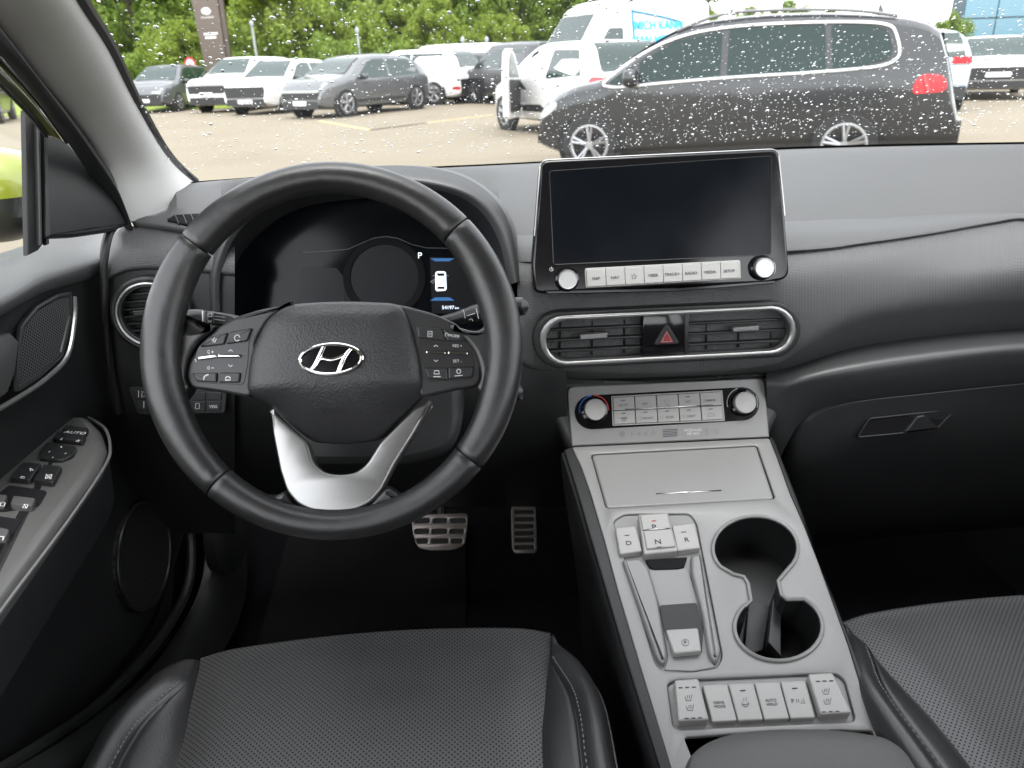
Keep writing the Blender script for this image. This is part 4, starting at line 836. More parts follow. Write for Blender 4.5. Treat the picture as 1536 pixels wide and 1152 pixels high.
icon([[(978, 781.5), (984, 781.2)]], KP.up(.0117), .0014, RED, q1, 'indicator'); icon([[(937, 803.5), (944, 803)]], KP.up(.006), .0011, PRINT_D, gd, 'indicator'); icon([[(1022, 798.5), (1029, 798)]], KP.up(.006), .0011, PRINT_D, gr, 'indicator'); icon([[(985, 821), (993, 820.5)]], KP.up(.0115), .0011, PRINT_D, q2, 'indicator')
prism('bridge_slot', rpoly(KP.pxs([(968, 840), (1031, 836), (1026, 850), (1018, 853), (980, 854), (974, 850)]), .002), KP, -.003, .0005, .0004, MATTE, cc)
for q in ([(932, 842), (960, 840), (972, 853), (986, 900), (1000, 985), (996, 1001), (984, 990)], [(1035, 836), (1052, 832), (1081, 980), (1074, 998), (1062, 985), (1052, 925), (1036, 862)]):
    prism('bridge_rail', rpoly(KP.pxs(q), .005), KP, -.004, .0055, .0045, SILVER, cc, seg=4)
prism('bridge_face', rpoly(KP.pxs([(972, 853), (1032, 851), (1056, 930), (1064, 985), (1074, 1000), (1040, 1006), (996, 1004), (1002, 985), (988, 905)]), .003), KP, -.004, -.0014, .001, SILVER, cc)
prism('brake_recess', rpoly(KP.pxs([(989, 908), (1045, 904), (1055, 942), (1053, 980), (1010, 983), (996, 944)]), .004), KP, -.002, .0002, .0003, M('recess_grey', (.025, .025, .025), .5), cc)
pb = PL(KP.w(*KP.px(1023, 960), .004), KP.n+.12*KP.v)
bk = prism('parking_brake', rpoly(pb.pxs([(998, 945), (1047, 942), (1052, 977), (1011, 981)]), .003), pb, -.006, .001, .0016, SILVER_B, cc, seg=3)
text('P', pb.up(.001), 1028, 964, 5, PRINT_G, bk); icon([[(1028+5.5*math.cos(a), 964-4.8*math.sin(a)) for a in np.linspace(0, 6.283, 16)]], pb.up(.001), .0004, PRINT_G, bk)
# seat heater and drive mode row
prism('key_tray', row_o, KP, -.010, -.004, .001, SILVER, cc)
def rowq(x0, x1, top, bot):   # keys between the two heater switches
    return [(x0, top(x0)), (x1, top(x1)), (x1+15, bot(x1+15)), (x0+15, bot(x0+15))]
tp = lambda x: 1030-(x-1050)*.044; bo = lambda x: 1086-(x-1065)*.044
def lines(s, q, par, pl, hp_=4.0):
    c = sum(np.array(p) for p in q)/4; return text(s, pl, c[0], c[1], hp_, PRINT_G, par, d=(1, -.045))
X0 = [1052, 1091, 1130, 1169, 1208]
for k in range(4):
    q = rowq(X0[k]+.8, X0[k+1]-.8, tp, bo); o = key(q, KP, .004, SILVER_B, cc, .001, .0015, h0=-.006, name='mode_button', seg=3); c = sum(np.array(p) for p in q)/4; P4 = KP.up(.004)
    if k == 0: lines('DRIVE\nMODE', q, o, P4)
    if k == 2: lines('AUTO\nHOLD', q, o, P4)
    if k == 1: icon([[(c[0]+5*math.cos(a), c[1]-5*math.sin(a)) for a in np.linspace(-3.6, .5, 12)], [(c[0]-5, c[1]+1), (c[0], c[1]+2), (c[0]+5, c[1])], [(c[0]-3, c[1]-4), (c[0]-2, c[1]-9)], [(c[0]+1, c[1]-4), (c[0]+2, c[1]-9)]], P4, .0005, PRINT_G, o)
    if k == 3: text('P', P4, c[0]-7, c[1], 6, PRINT_G, o, d=(1, -.045)); icon([[(c[0]-1, c[1]-3), (c[0]-1, c[1]+2)], [(c[0]+2, c[1]-3), (c[0]+2, c[1]+2)], [(c[0]+5, c[1]+3), (c[0]+9, c[1]-4), (c[0]+11, c[1]+3), (c[0]+5, c[1]+3)]], P4, .0005, PRINT_G, o)
    if k in (1, 3): icon([[(c[0]-8, c[1]-19), (c[0]+0, c[1]-19.4)]], P4, .0012, PRINT_D, o, 'indicator')
for q in ([(1010, 1026), (1046, 1023.5), (1062, 1086), (1016, 1088)], [(1209, 1017), (1246, 1015), (1275, 1075), (1228, 1078)]):
    o = key(q, KP, .009, SILVER_B, cc, .003, .002, h0=-.006, name='seat_heater_switch', seg=3); c = sum(np.array(p) for p in q)/4; P4 = KP.up(.009)
    for yy in (-24, 22):
        for k in range(3): xx = c[0]-14+k*10+yy*.2+3; icon([[(xx, c[1]+yy-k*.4), (xx+6, c[1]+yy-k*.4-.2)]], P4, .0011, PRINT_D, o, 'indicator')
    for yy in (-9, 6): icon([[(c[0]-5+yy*.15, c[1]+yy-2), (c[0]-3+yy*.15, c[1]+yy+4), (c[0]+4+yy*.15, c[1]+yy+4), (c[0]+6+yy*.15, c[1]+yy-5)], [(c[0]-1+yy*.15, c[1]+yy-4), (c[0]-1+yy*.15, c[1]+yy+1)], [(c[0]+2+yy*.15, c[1]+yy-4), (c[0]+2+yy*.15, c[1]+yy+1)]], P4, .0006, PRINT_G, o)
# console flanks
rimL = [(846, 675), (867, 740), (884, 800), (901, 858), (938, 985), (992, 1158), (1040, 1320)]; rimR = [(1158, 655), (1172, 690), (1192, 740), (1232, 848), (1280, 972), (1328, 1096), (1385, 1260)]
prism('side_rail', KP.pxs(EL[:1]+EL[1:]+rimL[::-1]), KP, -.03, .0006, .002, PLASTIC, cc); prism('side_rail', KP.pxs(ER+rimR[::-1]), KP, -.03, .0006, .002, PLASTIC, cc)
for RM, sgn in ((rimL, -1), (rimR, 1)):
    top = [KP.w(*KP.px(*p), -.004) for p in RM]
    rows = [top, [p+np.array([.004*sgn, 0, -.03]) for p in top], [np.array([p[0]-.02*sgn, p[1], p[2]*.45+.34*.55]) for p in top], [np.array([p[0]-.03*sgn, p[1], .345]) for p in top]]
    sheet('console_flank', rows, PLASTIC, cc, 4)
# ribbed gap filler beside the seat
for k in range(14):
    y = .66-k*.022; p = KP.w(*KP.px(905+k*5.5, 985+k*12), -.03)
arm_ = cc
AM = PL(atZ(1190, 1120, .745), (0, -.10, 1))
ao = cr(AM.pxs([(1024, 1160), (1040, 1121), (1083, 1100), (1144, 1091), (1233, 1090), (1309, 1098), (1345, 1110), (1375, 1140), (1420, 1230), (1440, 1360), (1240, 1420), (1080, 1380), (1030, 1250)]), 6, True)
pillow('armrest', ao, AM, [(1, -.05), (1.0, -.016), (.985, -.006), (.95, .0), (.85, .004), (.6, .007), (.3, .008)], M('armrest_pad', (.075, .074, .072), .5, spec=.5, bump=('leather', 700, .2, .0005)), arm_, label='padded dark grey armrest at the end of the console')
# ------------------------------------------------------------------ pedals and mat
PEDAL = M('pedal_steel', (.22, .195, .18), .35, metal=.9)
def pedal(name, label, P, holes, y, tilt):
    pl = PL(atY(P[0][0], P[0][1], y), (0, -math.cos(tilt), math.sin(tilt))); o = thing(name, pl.w(*pl.px(*P[-1]), -.03), label, 'pedal')
    plate('pedal_plate', rpoly(pl.pxs(P), .008), [rpoly(pl.pxs(h), .004) for h in holes], pl, -.003, .002, .0008, PEDAL, o)
    prism('rubber_pad', rpoly(pl.pxs(P), .008), pl, -.014, -.0035, .001, RUBBER, o)
    c = np.mean(np.array(pl.pxs(P)), 0); tube('pedal_arm', [pl.w(c[0], c[1], -.015), pl.w(c[0], c[1]+.05, -.05), pl.w(c[0]+.01, c[1]+.22, -.05)], .009, RUBBER, o)
bp = [(617, 772), (702, 770), (701, 795), (697, 818), (680, 825), (648, 826), (627, 822), (619, 800)]
hb = []
for r, y0 in enumerate((781, 797, 811.5)):
    for a, b_ in (((621, 645), (650, 671), (676, 699)), ((622, 644), (648, 671), (675, 696)), ((624, 642), (647, 673), (677, 694)))[r]: hb.append([(a, y0-3.5), (b_, y0-4), (b_, y0+3.8), (a, y0+4.2)])
pedal('brake_pedal', 'wide metal brake pedal with slotted face', bp, hb, 1.26, math.radians(35))
gpx = [(766, 760), (803, 758), (805, 800), (805.5, 826), (802, 830), (772, 830.5), (768, 822)]
pedal('accelerator_pedal', 'narrow metal accelerator pedal with a ladder of slots', gpx, [[(771.5, y0-3), (801, y0-3.4), (801.5, y0+3), (772, y0+3.4)] for y0 in (768, 779, 789.5, 800, 810.5, 821)], 1.27, math.radians(40))
mat_ = PL((-.2, 1.2, .352), (0, -.1, 1))
tag(prism('floor_mat', rpoly([(-.22, -.45), (.14, -.45), (.16, .0), (.16, .28), (-.22, .28)], .04), mat_, -.01, .002, .002, M('ribbed_mat', (.002, .002, .0022), .9, spec=.2, bump=('grain', 300, .8, .003))), 'black carpet mat in the driver footwell', 'floor mat')
# ------------------------------------------------------------------ seats
def seat(name, label, T, flags):
    """T maps driver-seat coordinates to this seat"""
    ro = thing(name, T((-.14, .5, .40)), label, 'seat')
    ys = [.745, .735, .715, .69, .66, .63, .59, .54, .48, .40, .30, .20]
    sL = fx([(-.75, -.348), (-.738, -.347), (-.642, -.333), (-.58, -.327), (-.2, -.318)]); sR = fx([(-.75, .074), (-.722, .072), (-.639, .057), (-.544, .045), (-.2, .035)])
    oL = fx([(-.75, -.350), (-.738, -.354), (-.716, -.391), (-.673, -.412), (-.633, -.421), (-.589, -.421), (-.2, -.415)]); oR = fx([(-.75, .076), (-.722, .079), (-.702, .097), (-.663, .114), (-.614, .121), (-.537, .118), (-.2, .112)])
    pL = fx([(-.75, -.3485), (-.69, -.346), (-.65, -.368), (-.615, -.376), (-.585, -.378), (-.2, -.372)]); pR = fx([(-.75, .0735), (-.684, .068), (-.646, .081), (-.599, .086), (-.54, .083), (-.2, .075)])
    XC = -.14
    def bow(x, y): return y+.018*(1-((x-XC)/.21)**2)*max(0, (y-.3)/.45)
    def zt(x, y):
        u = (x-XC)/.2; return .657-.010*(1-u*u)*min(1, max(0, (.75-y)/.2))+.0
    ins, uvs = [], []
    n = 25
    front = [(.70, .40), (.752, .46), (.772, .56), (.771, .61), (.765, .637), (.757, .650)]
    acc = 0
    for yf, zf in front:
        r = []
        for i in range(n):
            x = sL(-.745)+(sR(-.745)-sL(-.745))*i/(n-1); r.append(T((x, bow(x, yf-.002-.012), zf)))
        ins.append(r)
    for y in ys:
        r = []
        for i in range(n):
            x = sL(-y)+(sR(-y)-sL(-y))*i/(n-1); g = .006*math.exp(-((min(i, n-1-i))/1.0)**2); r.append(T((x, bow(x, y), zt(x, y)-g)))
        ins.append(r)
    Q = [list(q) for q in cr([np.array(r) for r in ins], 4)]
    o = mk('seat_insert', *g_grid(Q), PERF, ro, label='perforated leather seat centre', ang=60)
    me = o.data; uv = me.uv_layers.new(name='UVMap'); nx = n; arc = [0]
    for i in range(1, len(Q)): arc.append(arc[-1]+np.linalg.norm(np.array(Q[i][n//2])-np.array(Q[i-1][n//2])))
    for l in me.loops: k = l.vertex_index; uv.data[l.index].uv = (Q[k//nx][k % nx][0], arc[k//nx])
    for sgn, s_, o_, p_ in ((-1, sL, oL, pL), (1, sR, oR, pR)):
        rows = []
        for k, y in enumerate(ys[1:]):
            a, c, b = s_(-y), p_(-y), o_(-y); w_ = abs(b-a); hgt = min(1, w_/.07); bx = lambda f: a+(b-a)*f
            fp = min(.75, max(.03, abs(c-a)/(w_+1e-6)))
            yy = bow(a, y)
            rows.append([T((bx(0), yy, .650)), T((bx(fp*.3), yy, .654+.004*hgt)), T((bx(fp*.85), yy, .655+.009*hgt)), T((bx(fp), yy, .654+.0075*hgt)), T((bx(fp+(1-fp)*.12), yy, .655+.014*hgt)), T((bx(fp+(1-fp)*.5), yy, .655+.020*hgt)), T((bx(fp+(1-fp)*.82), yy, .655+.010*hgt)), T((bx(1.0), yy, .640)), T((bx(1.0)+sgn*.006, yy, .60)), T((bx(1.0)-sgn*.01, yy, .50)), T((bx(1.0)-sgn*.02, yy, .38))])
        fr_ = [np.array(p)+np.array([0, .004, -.0])*0 for p in rows[0]]
        bow0 = [np.array([p[0], p[1]+.006, min(p[2], .615)]) for p in rows[0]]; bow1 = [np.array([p[0], p[1]-.05, min(p[2], .40)]) for p in rows[0]]
        Rr = [np.array(bow1), np.array(bow0)]+[np.array(r) for r in rows]
        mk('bolster', *g_grid([list(q) for q in cr([np.array(cr(list(r), 4)) for r in Rr], 4)]), SEATL, ro, ang=60)
        tube('piping', cr([T((o_(-y)+sgn*.001, bow(s_(-y), y), .6425)) for y in ys[1:]], 4), .0013, THREAD if sgn < 0 else SEATL, ro, seg=6)
        b = MB()
        pp = cr([T((p_(-y)+(o_(-y)-p_(-y))*.10, bow(s_(-y), y), .655+.0135*min(1, abs(o_(-y)-s_(-y))/.07)+.0006)) for y in ys[3:]], 14)
        for i in range(0, len(pp)-1, 2): b.add(*g_tube([pp[i], pp[i]+(pp[i+1]-pp[i])*.9], .0006, 4))
        st_ = b.build('stitching', THREAD, ro); st_['kind'] = 'stuff'
    # backrest stub behind the camera's feet
    bk = [[T((XC+.24*s, .18-.10*t_-.03*s*s, .62+.30*t_)) for s in np.linspace(-1, 1, 9)] for t_ in np.linspace(-.4, 0, 4)]
    mk('backrest', *g_grid(bk), SEATL, ro)
    mk('seat_base', *g_box(tuple(np.minimum(T((-.36, .2, .345)), T((.08, .66, .45)))), tuple(np.maximum(T((-.36, .2, .345)), T((.08, .66, .45))))), PLASTIC, ro, smooth=False)
seat('car_seat', 'black leather driver seat with perforated centre below the steering wheel', lambda p: np.array(p, float), 0)
seat('car_seat', 'grey perforated leather passenger seat beside the centre console', lambda p: np.array([.504-p[0], p[1]-.02, p[2]]), 0)
# ------------------------------------------------------------------ outside: ground, trees, cars
def rnd_asphalt():
    m_ = M('asphalt', (.17, .155, .13), .9, spec=.2, bump=('grain', 60, .5, .01)); t = m_.node_tree; b = t.nodes['Principled BSDF']
    tc = t.nodes.new('ShaderNodeTexCoord'); n1 = t.nodes.new('ShaderNodeTexNoise'); n1.inputs['Scale'].default_value = .35; n1.inputs['Detail'].default_value = 8
    n2 = t.nodes.new('ShaderNodeTexNoise'); n2.inputs['Scale'].default_value = 40; n2.inputs['Detail'].default_value = 2
    t.links.new(tc.outputs['Object'], n1.inputs['Vector']); t.links.new(tc.outputs['Object'], n2.inputs['Vector'])
    ad = t.nodes.new('ShaderNodeMath'); ad.operation = 'ADD'; t.links.new(n1.outputs[0], ad.inputs[0]); t.links.new(n2.outputs[0], ad.inputs[1])
    cr_ = t.nodes.new('ShaderNodeValToRGB'); cr_.color_ramp.elements[0].position = .5; cr_.color_ramp.elements[0].color = (.135, .114, .083, 1); cr_.color_ramp.elements[1].position = 1.0; cr_.color_ramp.elements[1].color = (.205, .176, .132, 1)
    t.links.new(ad.outputs[0], cr_.inputs[0]); t.links.new(cr_.outputs[0], b.inputs['Base Color']); return m_
struct(mk('parking_lot', [(-250, -250, 0), (250, -250, 0), (250, 300, 0), (-250, 300, 0)], [(0, 1, 2, 3)], rnd_asphalt(), smooth=False))
YL = M('worn_yellow_line', (.50, .38, .16), .8, var=(3, .25))
def gline(name, a, b, w, label):
    a, b = atZ(*a, .004), atZ(*b, .004); d = b-a; n = np.array([-d[1], d[0], 0]); n = n/np.linalg.norm(n)*w/2; e = np.array([0, 0, .004])
    return mk(name, [a+n, b+n, b-n, a-n], [(0, 1, 2, 3)], YL, None, smooth=False)
for a, b in (((478, 181), (555, 195)), ((555, 195), (740, 172)), ((555, 195), (640, 184.4))):
    o = gline('bay_marking', a, b, .12, ''); o['kind'] = 'structure'
GRASS = M('grass', (.16, .22, .02), .9, var=(2, .3))
pts = [atZ(*p, .03) for p in ((180, 158), (290, 154), (640, 150), (900, 140), (900, 128), (100, 140))]
gpl = PL((0, 40, 0), (0, 0.0001, 1))
struct(mk('verge', [(-60, 36, .02), (3.5, 30, .02), (3.5, 62, 1.2), (-60, 62, 1.2)], [(0, 1, 2, 3)], GRASS, smooth=False))
# trees
def leafmat(name, c1, c2):
    m_ = M(name, c1, .6, spec=.3); t = m_.node_tree; b = t.nodes['Principled BSDF']; L = t.links
    gi = t.nodes.new('ShaderNodeNewGeometry'); rp = t.nodes.new('ShaderNodeValToRGB'); rp.color_ramp.elements[0].color = (*c1, 1); rp.color_ramp.elements[1].color = (*c2, 1)
    L.new(gi.outputs['Random Per Island'], rp.inputs[0]); L.new(rp.outputs[0], b.inputs['Base Color'])
    tl = t.nodes.new('ShaderNodeBsdfTranslucent'); L.new(rp.outputs[0], tl.inputs[0]); mx = t.nodes.new('ShaderNodeMixShader'); mx.inputs[0].default_value = .5
    L.new(b.outputs[0], mx.inputs[1]); L.new(tl.outputs[0], mx.inputs[2]); L.new(mx.outputs[0], t.nodes['Material Output'].inputs[0]); return m_
LEAFD = leafmat('dark_leaves', (.075, .13, .03), (.16, .24, .05)); LEAFY = leafmat('yellow_green_leaves', (.18, .24, .035), (.28, .36, .06)); LEAFM = leafmat('mid_green_leaves', (.14, .21, .035), (.24, .33, .06))
BARK = M('bark', (.06, .05, .04), .9, var=(8, .3))
def crown_mesh(name, seed, R, H, z0, n, ls):
    g = np.random.default_rng(seed); nc = 60
    cl_ = []
    while len(cl_) < nc:
        p = g.uniform(-1, 1, 3); r = np.linalg.norm(p)
        if .45 < r < 1: cl_.append(p)
    cl_ = np.array(cl_); rad = g.uniform(.14, .30, nc); ci = g.integers(0, nc, n)
    d = g.normal(size=(n, 3)); d /= np.linalg.norm(d, axis=1)[:, None]; c = cl_[ci]+d*rad[ci][:, None]*g.uniform(.5, 1.05, n)[:, None]
    c = c*np.array([R, R, H/2])+np.array([0, 0, z0+H/2]); c[:, 2] = np.maximum(c[:, 2], .05)
    a = g.normal(size=(n, 3)); a /= np.linalg.norm(a, axis=1)[:, None]; nn = d+.6*g.normal(size=(n, 3)); b = np.cross(nn, a); b /= np.linalg.norm(b, axis=1)[:, None]; a = np.cross(b, nn); a /= np.linalg.norm(a, axis=1)[:, None]
    s = ls*g.uniform(.6, 1.3, n)[:, None]; a = a*s; b = b*s*.55
    v = np.stack([c-a, c+b*.9, c+a, c-b*.9], 1).reshape(-1, 3)
    me = bpy.data.meshes.new(name); me.vertices.add(4*n); me.vertices.foreach_set('co', v.ravel()); me.loops.add(4*n); me.polygons.add(n)
    me.loops.foreach_set('vertex_index', np.arange(4*n)); me.polygons.foreach_set('loop_start', np.arange(0, 4*n, 4)); me.polygons.foreach_set('loop_total', np.full(n, 4)); me.update(); me.validate(); return me
def trunk_mesh(h, r, seed):
    g = np.random.default_rng(seed); b = MB(); P = [(0, 0, 0), (.05, .02, h*.3), (-.04, .05, h*.65), (.03, 0, h)]
    b.add(*g_tube(cr(P, 4), list(np.linspace(r, r*.35, 13)), 8, ref=(1, 0, 0)))
    for k in range(6):
        a = g.uniform(0, 6.28); z = h*g.uniform(.3, .8); l = h*g.uniform(.25, .45); b.add(*g_tube([(0, 0, z), (l*.5*math.cos(a), l*.5*math.sin(a), z+l*.4), (l*math.cos(a), l*math.sin(a), z+l*.9)], [r*.4, r*.25, r*.1], 6))
    me = bpy.data.meshes.new('trunk'); me.from_pydata([tuple(map(float, p)) for p in b.v], [], b.f); me.materials.append(BARK); return me
KIND = []
for i, (mt, R, H, z0, n, ls) in enumerate(((LEAFD, 3.4, 9.5, .3, 15000, .17), (LEAFM, 2.8, 7.5, .2, 13000, .15), (LEAFY, 2.0, 4.6, .05, 9000, .12), (LEAFM, 1.6, 2.6, .0, 6000, .10))):
    me = crown_mesh('crown', 11+i, R, H, z0, n, ls); me.materials.append(mt); KIND.append((me, trunk_mesh(H*.75, .06*R, 5+i)))
LAB = ['tall dark green woodland tree behind the parked cars', 'mid green leafy tree at the edge of the wood', 'bright yellow green young tree in front of the wood', 'low rounded green shrub on the verge']
GRP = ['dark woodland trees', 'mid green trees at the wood edge', 'yellow green young trees', 'shrubs on the verge']
def tree(k, x, y, z=0, s=1.0, rz=0.0, label=None, group=None):
    r = thing('tree' if k < 3 else 'shrub', (x, y, z), label or LAB[k], 'tree' if k < 3 else 'shrub', group or GRP[k]); r.rotation_euler[2] = rz; r.scale = (s, s, s*random.uniform(.9, 1.1))
    for nm, me in (('crown', KIND[k][0]), ('trunk', KIND[k][1])): o = bpy.data.objects.new(nm, me); COL.objects.link(o); o.parent = r
def treepx(k, px, y, s, dz=0.0):
    p = atY(px, 90, y); tree(k, p[0], y, max(0, (y-36)*.045)+dz, s, random.uniform(0, 6.28))
for px in range(60, 1010, 62): treepx(0, px+random.uniform(-15, 15), random.uniform(52, 58), random.uniform(.9, 1.15))
for px in (140, 215, 300, 385, 560, 640, 700, 790, 860, 930): treepx(1, px+random.uniform(-10, 10), random.uniform(44, 48), random.uniform(.75, 1.0))
for px, s in ((280, .75), (430, 1.15), (470, .9), (545, .85), (610, .9), (740, .7), (240, .6), (655, .75), (765, .62)): treepx(2, px, random.uniform(39, 42), s)
for px in (170, 255, 350, 500, 590, 690): treepx(3, px, random.uniform(37, 39), random.uniform(.7, 1.0))
for px in (1060, 1120, 1180, 1240, 1310): p = atY(px, 60, 75); tree(1, p[0], 75, 0, .55 if px > 1200 else .68, px, 'mid green tree rising behind the dark people carrier', 'trees behind the people carrier')
for px, s in ((1426, .42), (1414, .36)): p = atY(px, 60, 50); tree(1, p[0], 50, -.5, s, px, 'small tree beside the glass building', 'trees by the glass building')
for px in (1470, 1500, 1530): p = atY(px, 60, 34); tree(2, p[0], 34, -.3, .3, px, 'small yellow green tree in front of the glass building', 'young trees by the glass building')
# glass building
gbp = atY(1440, 40, 62)
bu = thing('glass_building', (gbp[0]+10, 70, 0), 'blue glass office building beyond the lot', 'building')
BG = M('blue_facade_glass', (.10, .20, .26), .08, spec=.7, metal=.3)
mk('core', *g_box((gbp[0]+.3, 62.3, 0), (gbp[0]+26, 64.0, 11.5)), M('facade_core', (.05, .08, .10), .4), bu, smooth=False)
for i in range(9):
    for k in range(4):
        x = gbp[0]+.2+i*2.6; mk('facade_pane', *g_box((x, 62.0, .2+k*2.8), (x+2.5, 62.2, 2.9+k*2.8)), BG, bu, smooth=False)
# sign pylon, road sign, lamp posts
BROWN = M('brown_panel', (.10, .075, .062), .45); WHT = M('white_paint', (.8, .8, .79), .4)
sp0 = atY(327, 108, 36.0); PYL = PL((sp0[0], 36.0, 0), (.12, -1, 0))
def pyl(px, py): return PYL.px(px, py)
py_ = thing('sign_pylon', (sp0[0], 36, 0), 'tall brown sign pylon with white oval emblem', 'sign')
a, b = pyl(313, 108), pyl(345, 108); tA, tB = pyl(297, 2), pyl(331, 2)
mk('pylon_panel', *g_prism([(a[0]-.05, 0), (b[0]-.1, 0), (tB[0]-.05, tB[1]+2.5), (tA[0]-.3, tA[1]+2.5)], PYL, -.15, .15, .03), BROWN, py_)
mk('pylon_fin', *g_prism([(b[0]-.1, 0), (b[0]+.1, 0), (tB[0]+.15, tB[1]+2.5), (tB[0]-.05, tB[1]+2.5)], PYL, -.25, .05, .02), M('dark_brown_panel', (.07, .05, .042), .4), py_)
e_ = np.array(pyl(310, 17)); rr = abs(pyl(317, 17)[0]-e_[0])
o = plate('emblem', ell(*e_, rr, rr*.72, 32), [ell(*e_, rr*.86, rr*.56, 32)], PYL, .14, .17, .005, WHT, py_)
icon([[(306, 20.5), (309, 13.5)], [(311.5, 20.5), (314.5, 13.5)], [(307.5, 17.5), (313, 16.5)]], PYL, .06, WHT, py_, 'emblem_letter', .17)
text('HYUNDAI', PYL, 312, 26.5, 2.6, WHT, py_, h=.17, d=(1, -.07), sx=1.25)
for y0, x0, x1 in ((51, 307, 327), (56.5, 309, 325)):
    x = x0
    while x < x1: w_ = random.uniform(1.2, 2.4); icon([[(x, y0-(x-316)*.07), (x+w_, y0-(x+w_-316)*.07)]], PYL, .085, WHT, py_, 'illegible_letter', .17); x += w_+.8
rsx = atY(286, 104, 33.0); RS = PL((rsx[0], 33, 0), (0, -1, 0)); rs = thing('road_sign', (rsx[0], 33, 0), 'round red ringed road sign above a white plate on a post', 'sign')
c_ = RS.px(285.5, 97); mk('post', *g_lathe([(.03, 0), (.03, c_[1])], (rsx[0], 33.03, 0), (0, 0, 1), 10), M('galvanised', (.35, .36, .36), .4, metal=.7), rs)
prism('red_disc', ell(*c_, .21, .27, 32), RS, -.01, .01, .004, RED, rs); prism('white_disc', ell(*c_, .145, .19, 32), RS, 0, .016, .002, WHT, rs); icon([[(284.2, 98), (286.5, 95.5)], [(284.2, 95.8), (286.7, 98.2)]], RS, .05, RED, rs, 'sign_mark', .02)
prism('white_plate', RS.pxs([(279, 107), (294, 107), (295, 122), (280, 122)]), RS, -.01, .01, .004, WHT, rs)
for px, tp_ in ((381, 38), (537, 48), (694, 62), (730, 62)):
    p = atY(px, 60, 37); h = atY(px, tp_, 37)[2]
    tag(mk('lamp_post', *g_lathe([(.06, 0), (.05, h), (.09, h), (.09, h+.12), (.02, h+.2)], (p[0], 37, 0), (0, 0, 1), 10), M('post_grey', (.30, .32, .33), .5)), 'thin grey lamp post at the edge of the wood', 'lamp post', 'grey posts along the wood edge')
# ------------------------------------------------------------------ cars
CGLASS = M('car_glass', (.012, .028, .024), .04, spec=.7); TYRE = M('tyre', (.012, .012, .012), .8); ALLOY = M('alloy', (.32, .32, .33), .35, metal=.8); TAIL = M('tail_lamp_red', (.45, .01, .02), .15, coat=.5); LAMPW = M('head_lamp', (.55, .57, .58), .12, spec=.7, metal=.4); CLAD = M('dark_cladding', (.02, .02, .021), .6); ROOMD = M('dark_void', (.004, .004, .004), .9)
def paint(n_, c, r=.28, metal=.0): return M(n_, c, r, metal=metal, coat=.6)
P_WHITE = paint('white_paint_car', (.70, .70, .69)); P_GREY = paint('dark_grey_paint', (.11, .112, .12), metal=.4); P_LGREY = paint('mid_grey_paint', (.15, .155, .16), metal=.5); P_BLACK = paint('black_paint', (.025, .026, .03)); P_MPV = paint('anthracite_paint', (.014, .0145, .016), metal=.2); P_BEIGE = paint('pearl_white_paint', (.62, .60, .56)); P_REFL = paint('reflection_tint_paint', (.32, .36, .42), metal=.3)  # last paint: bluish reflection put into the base colour
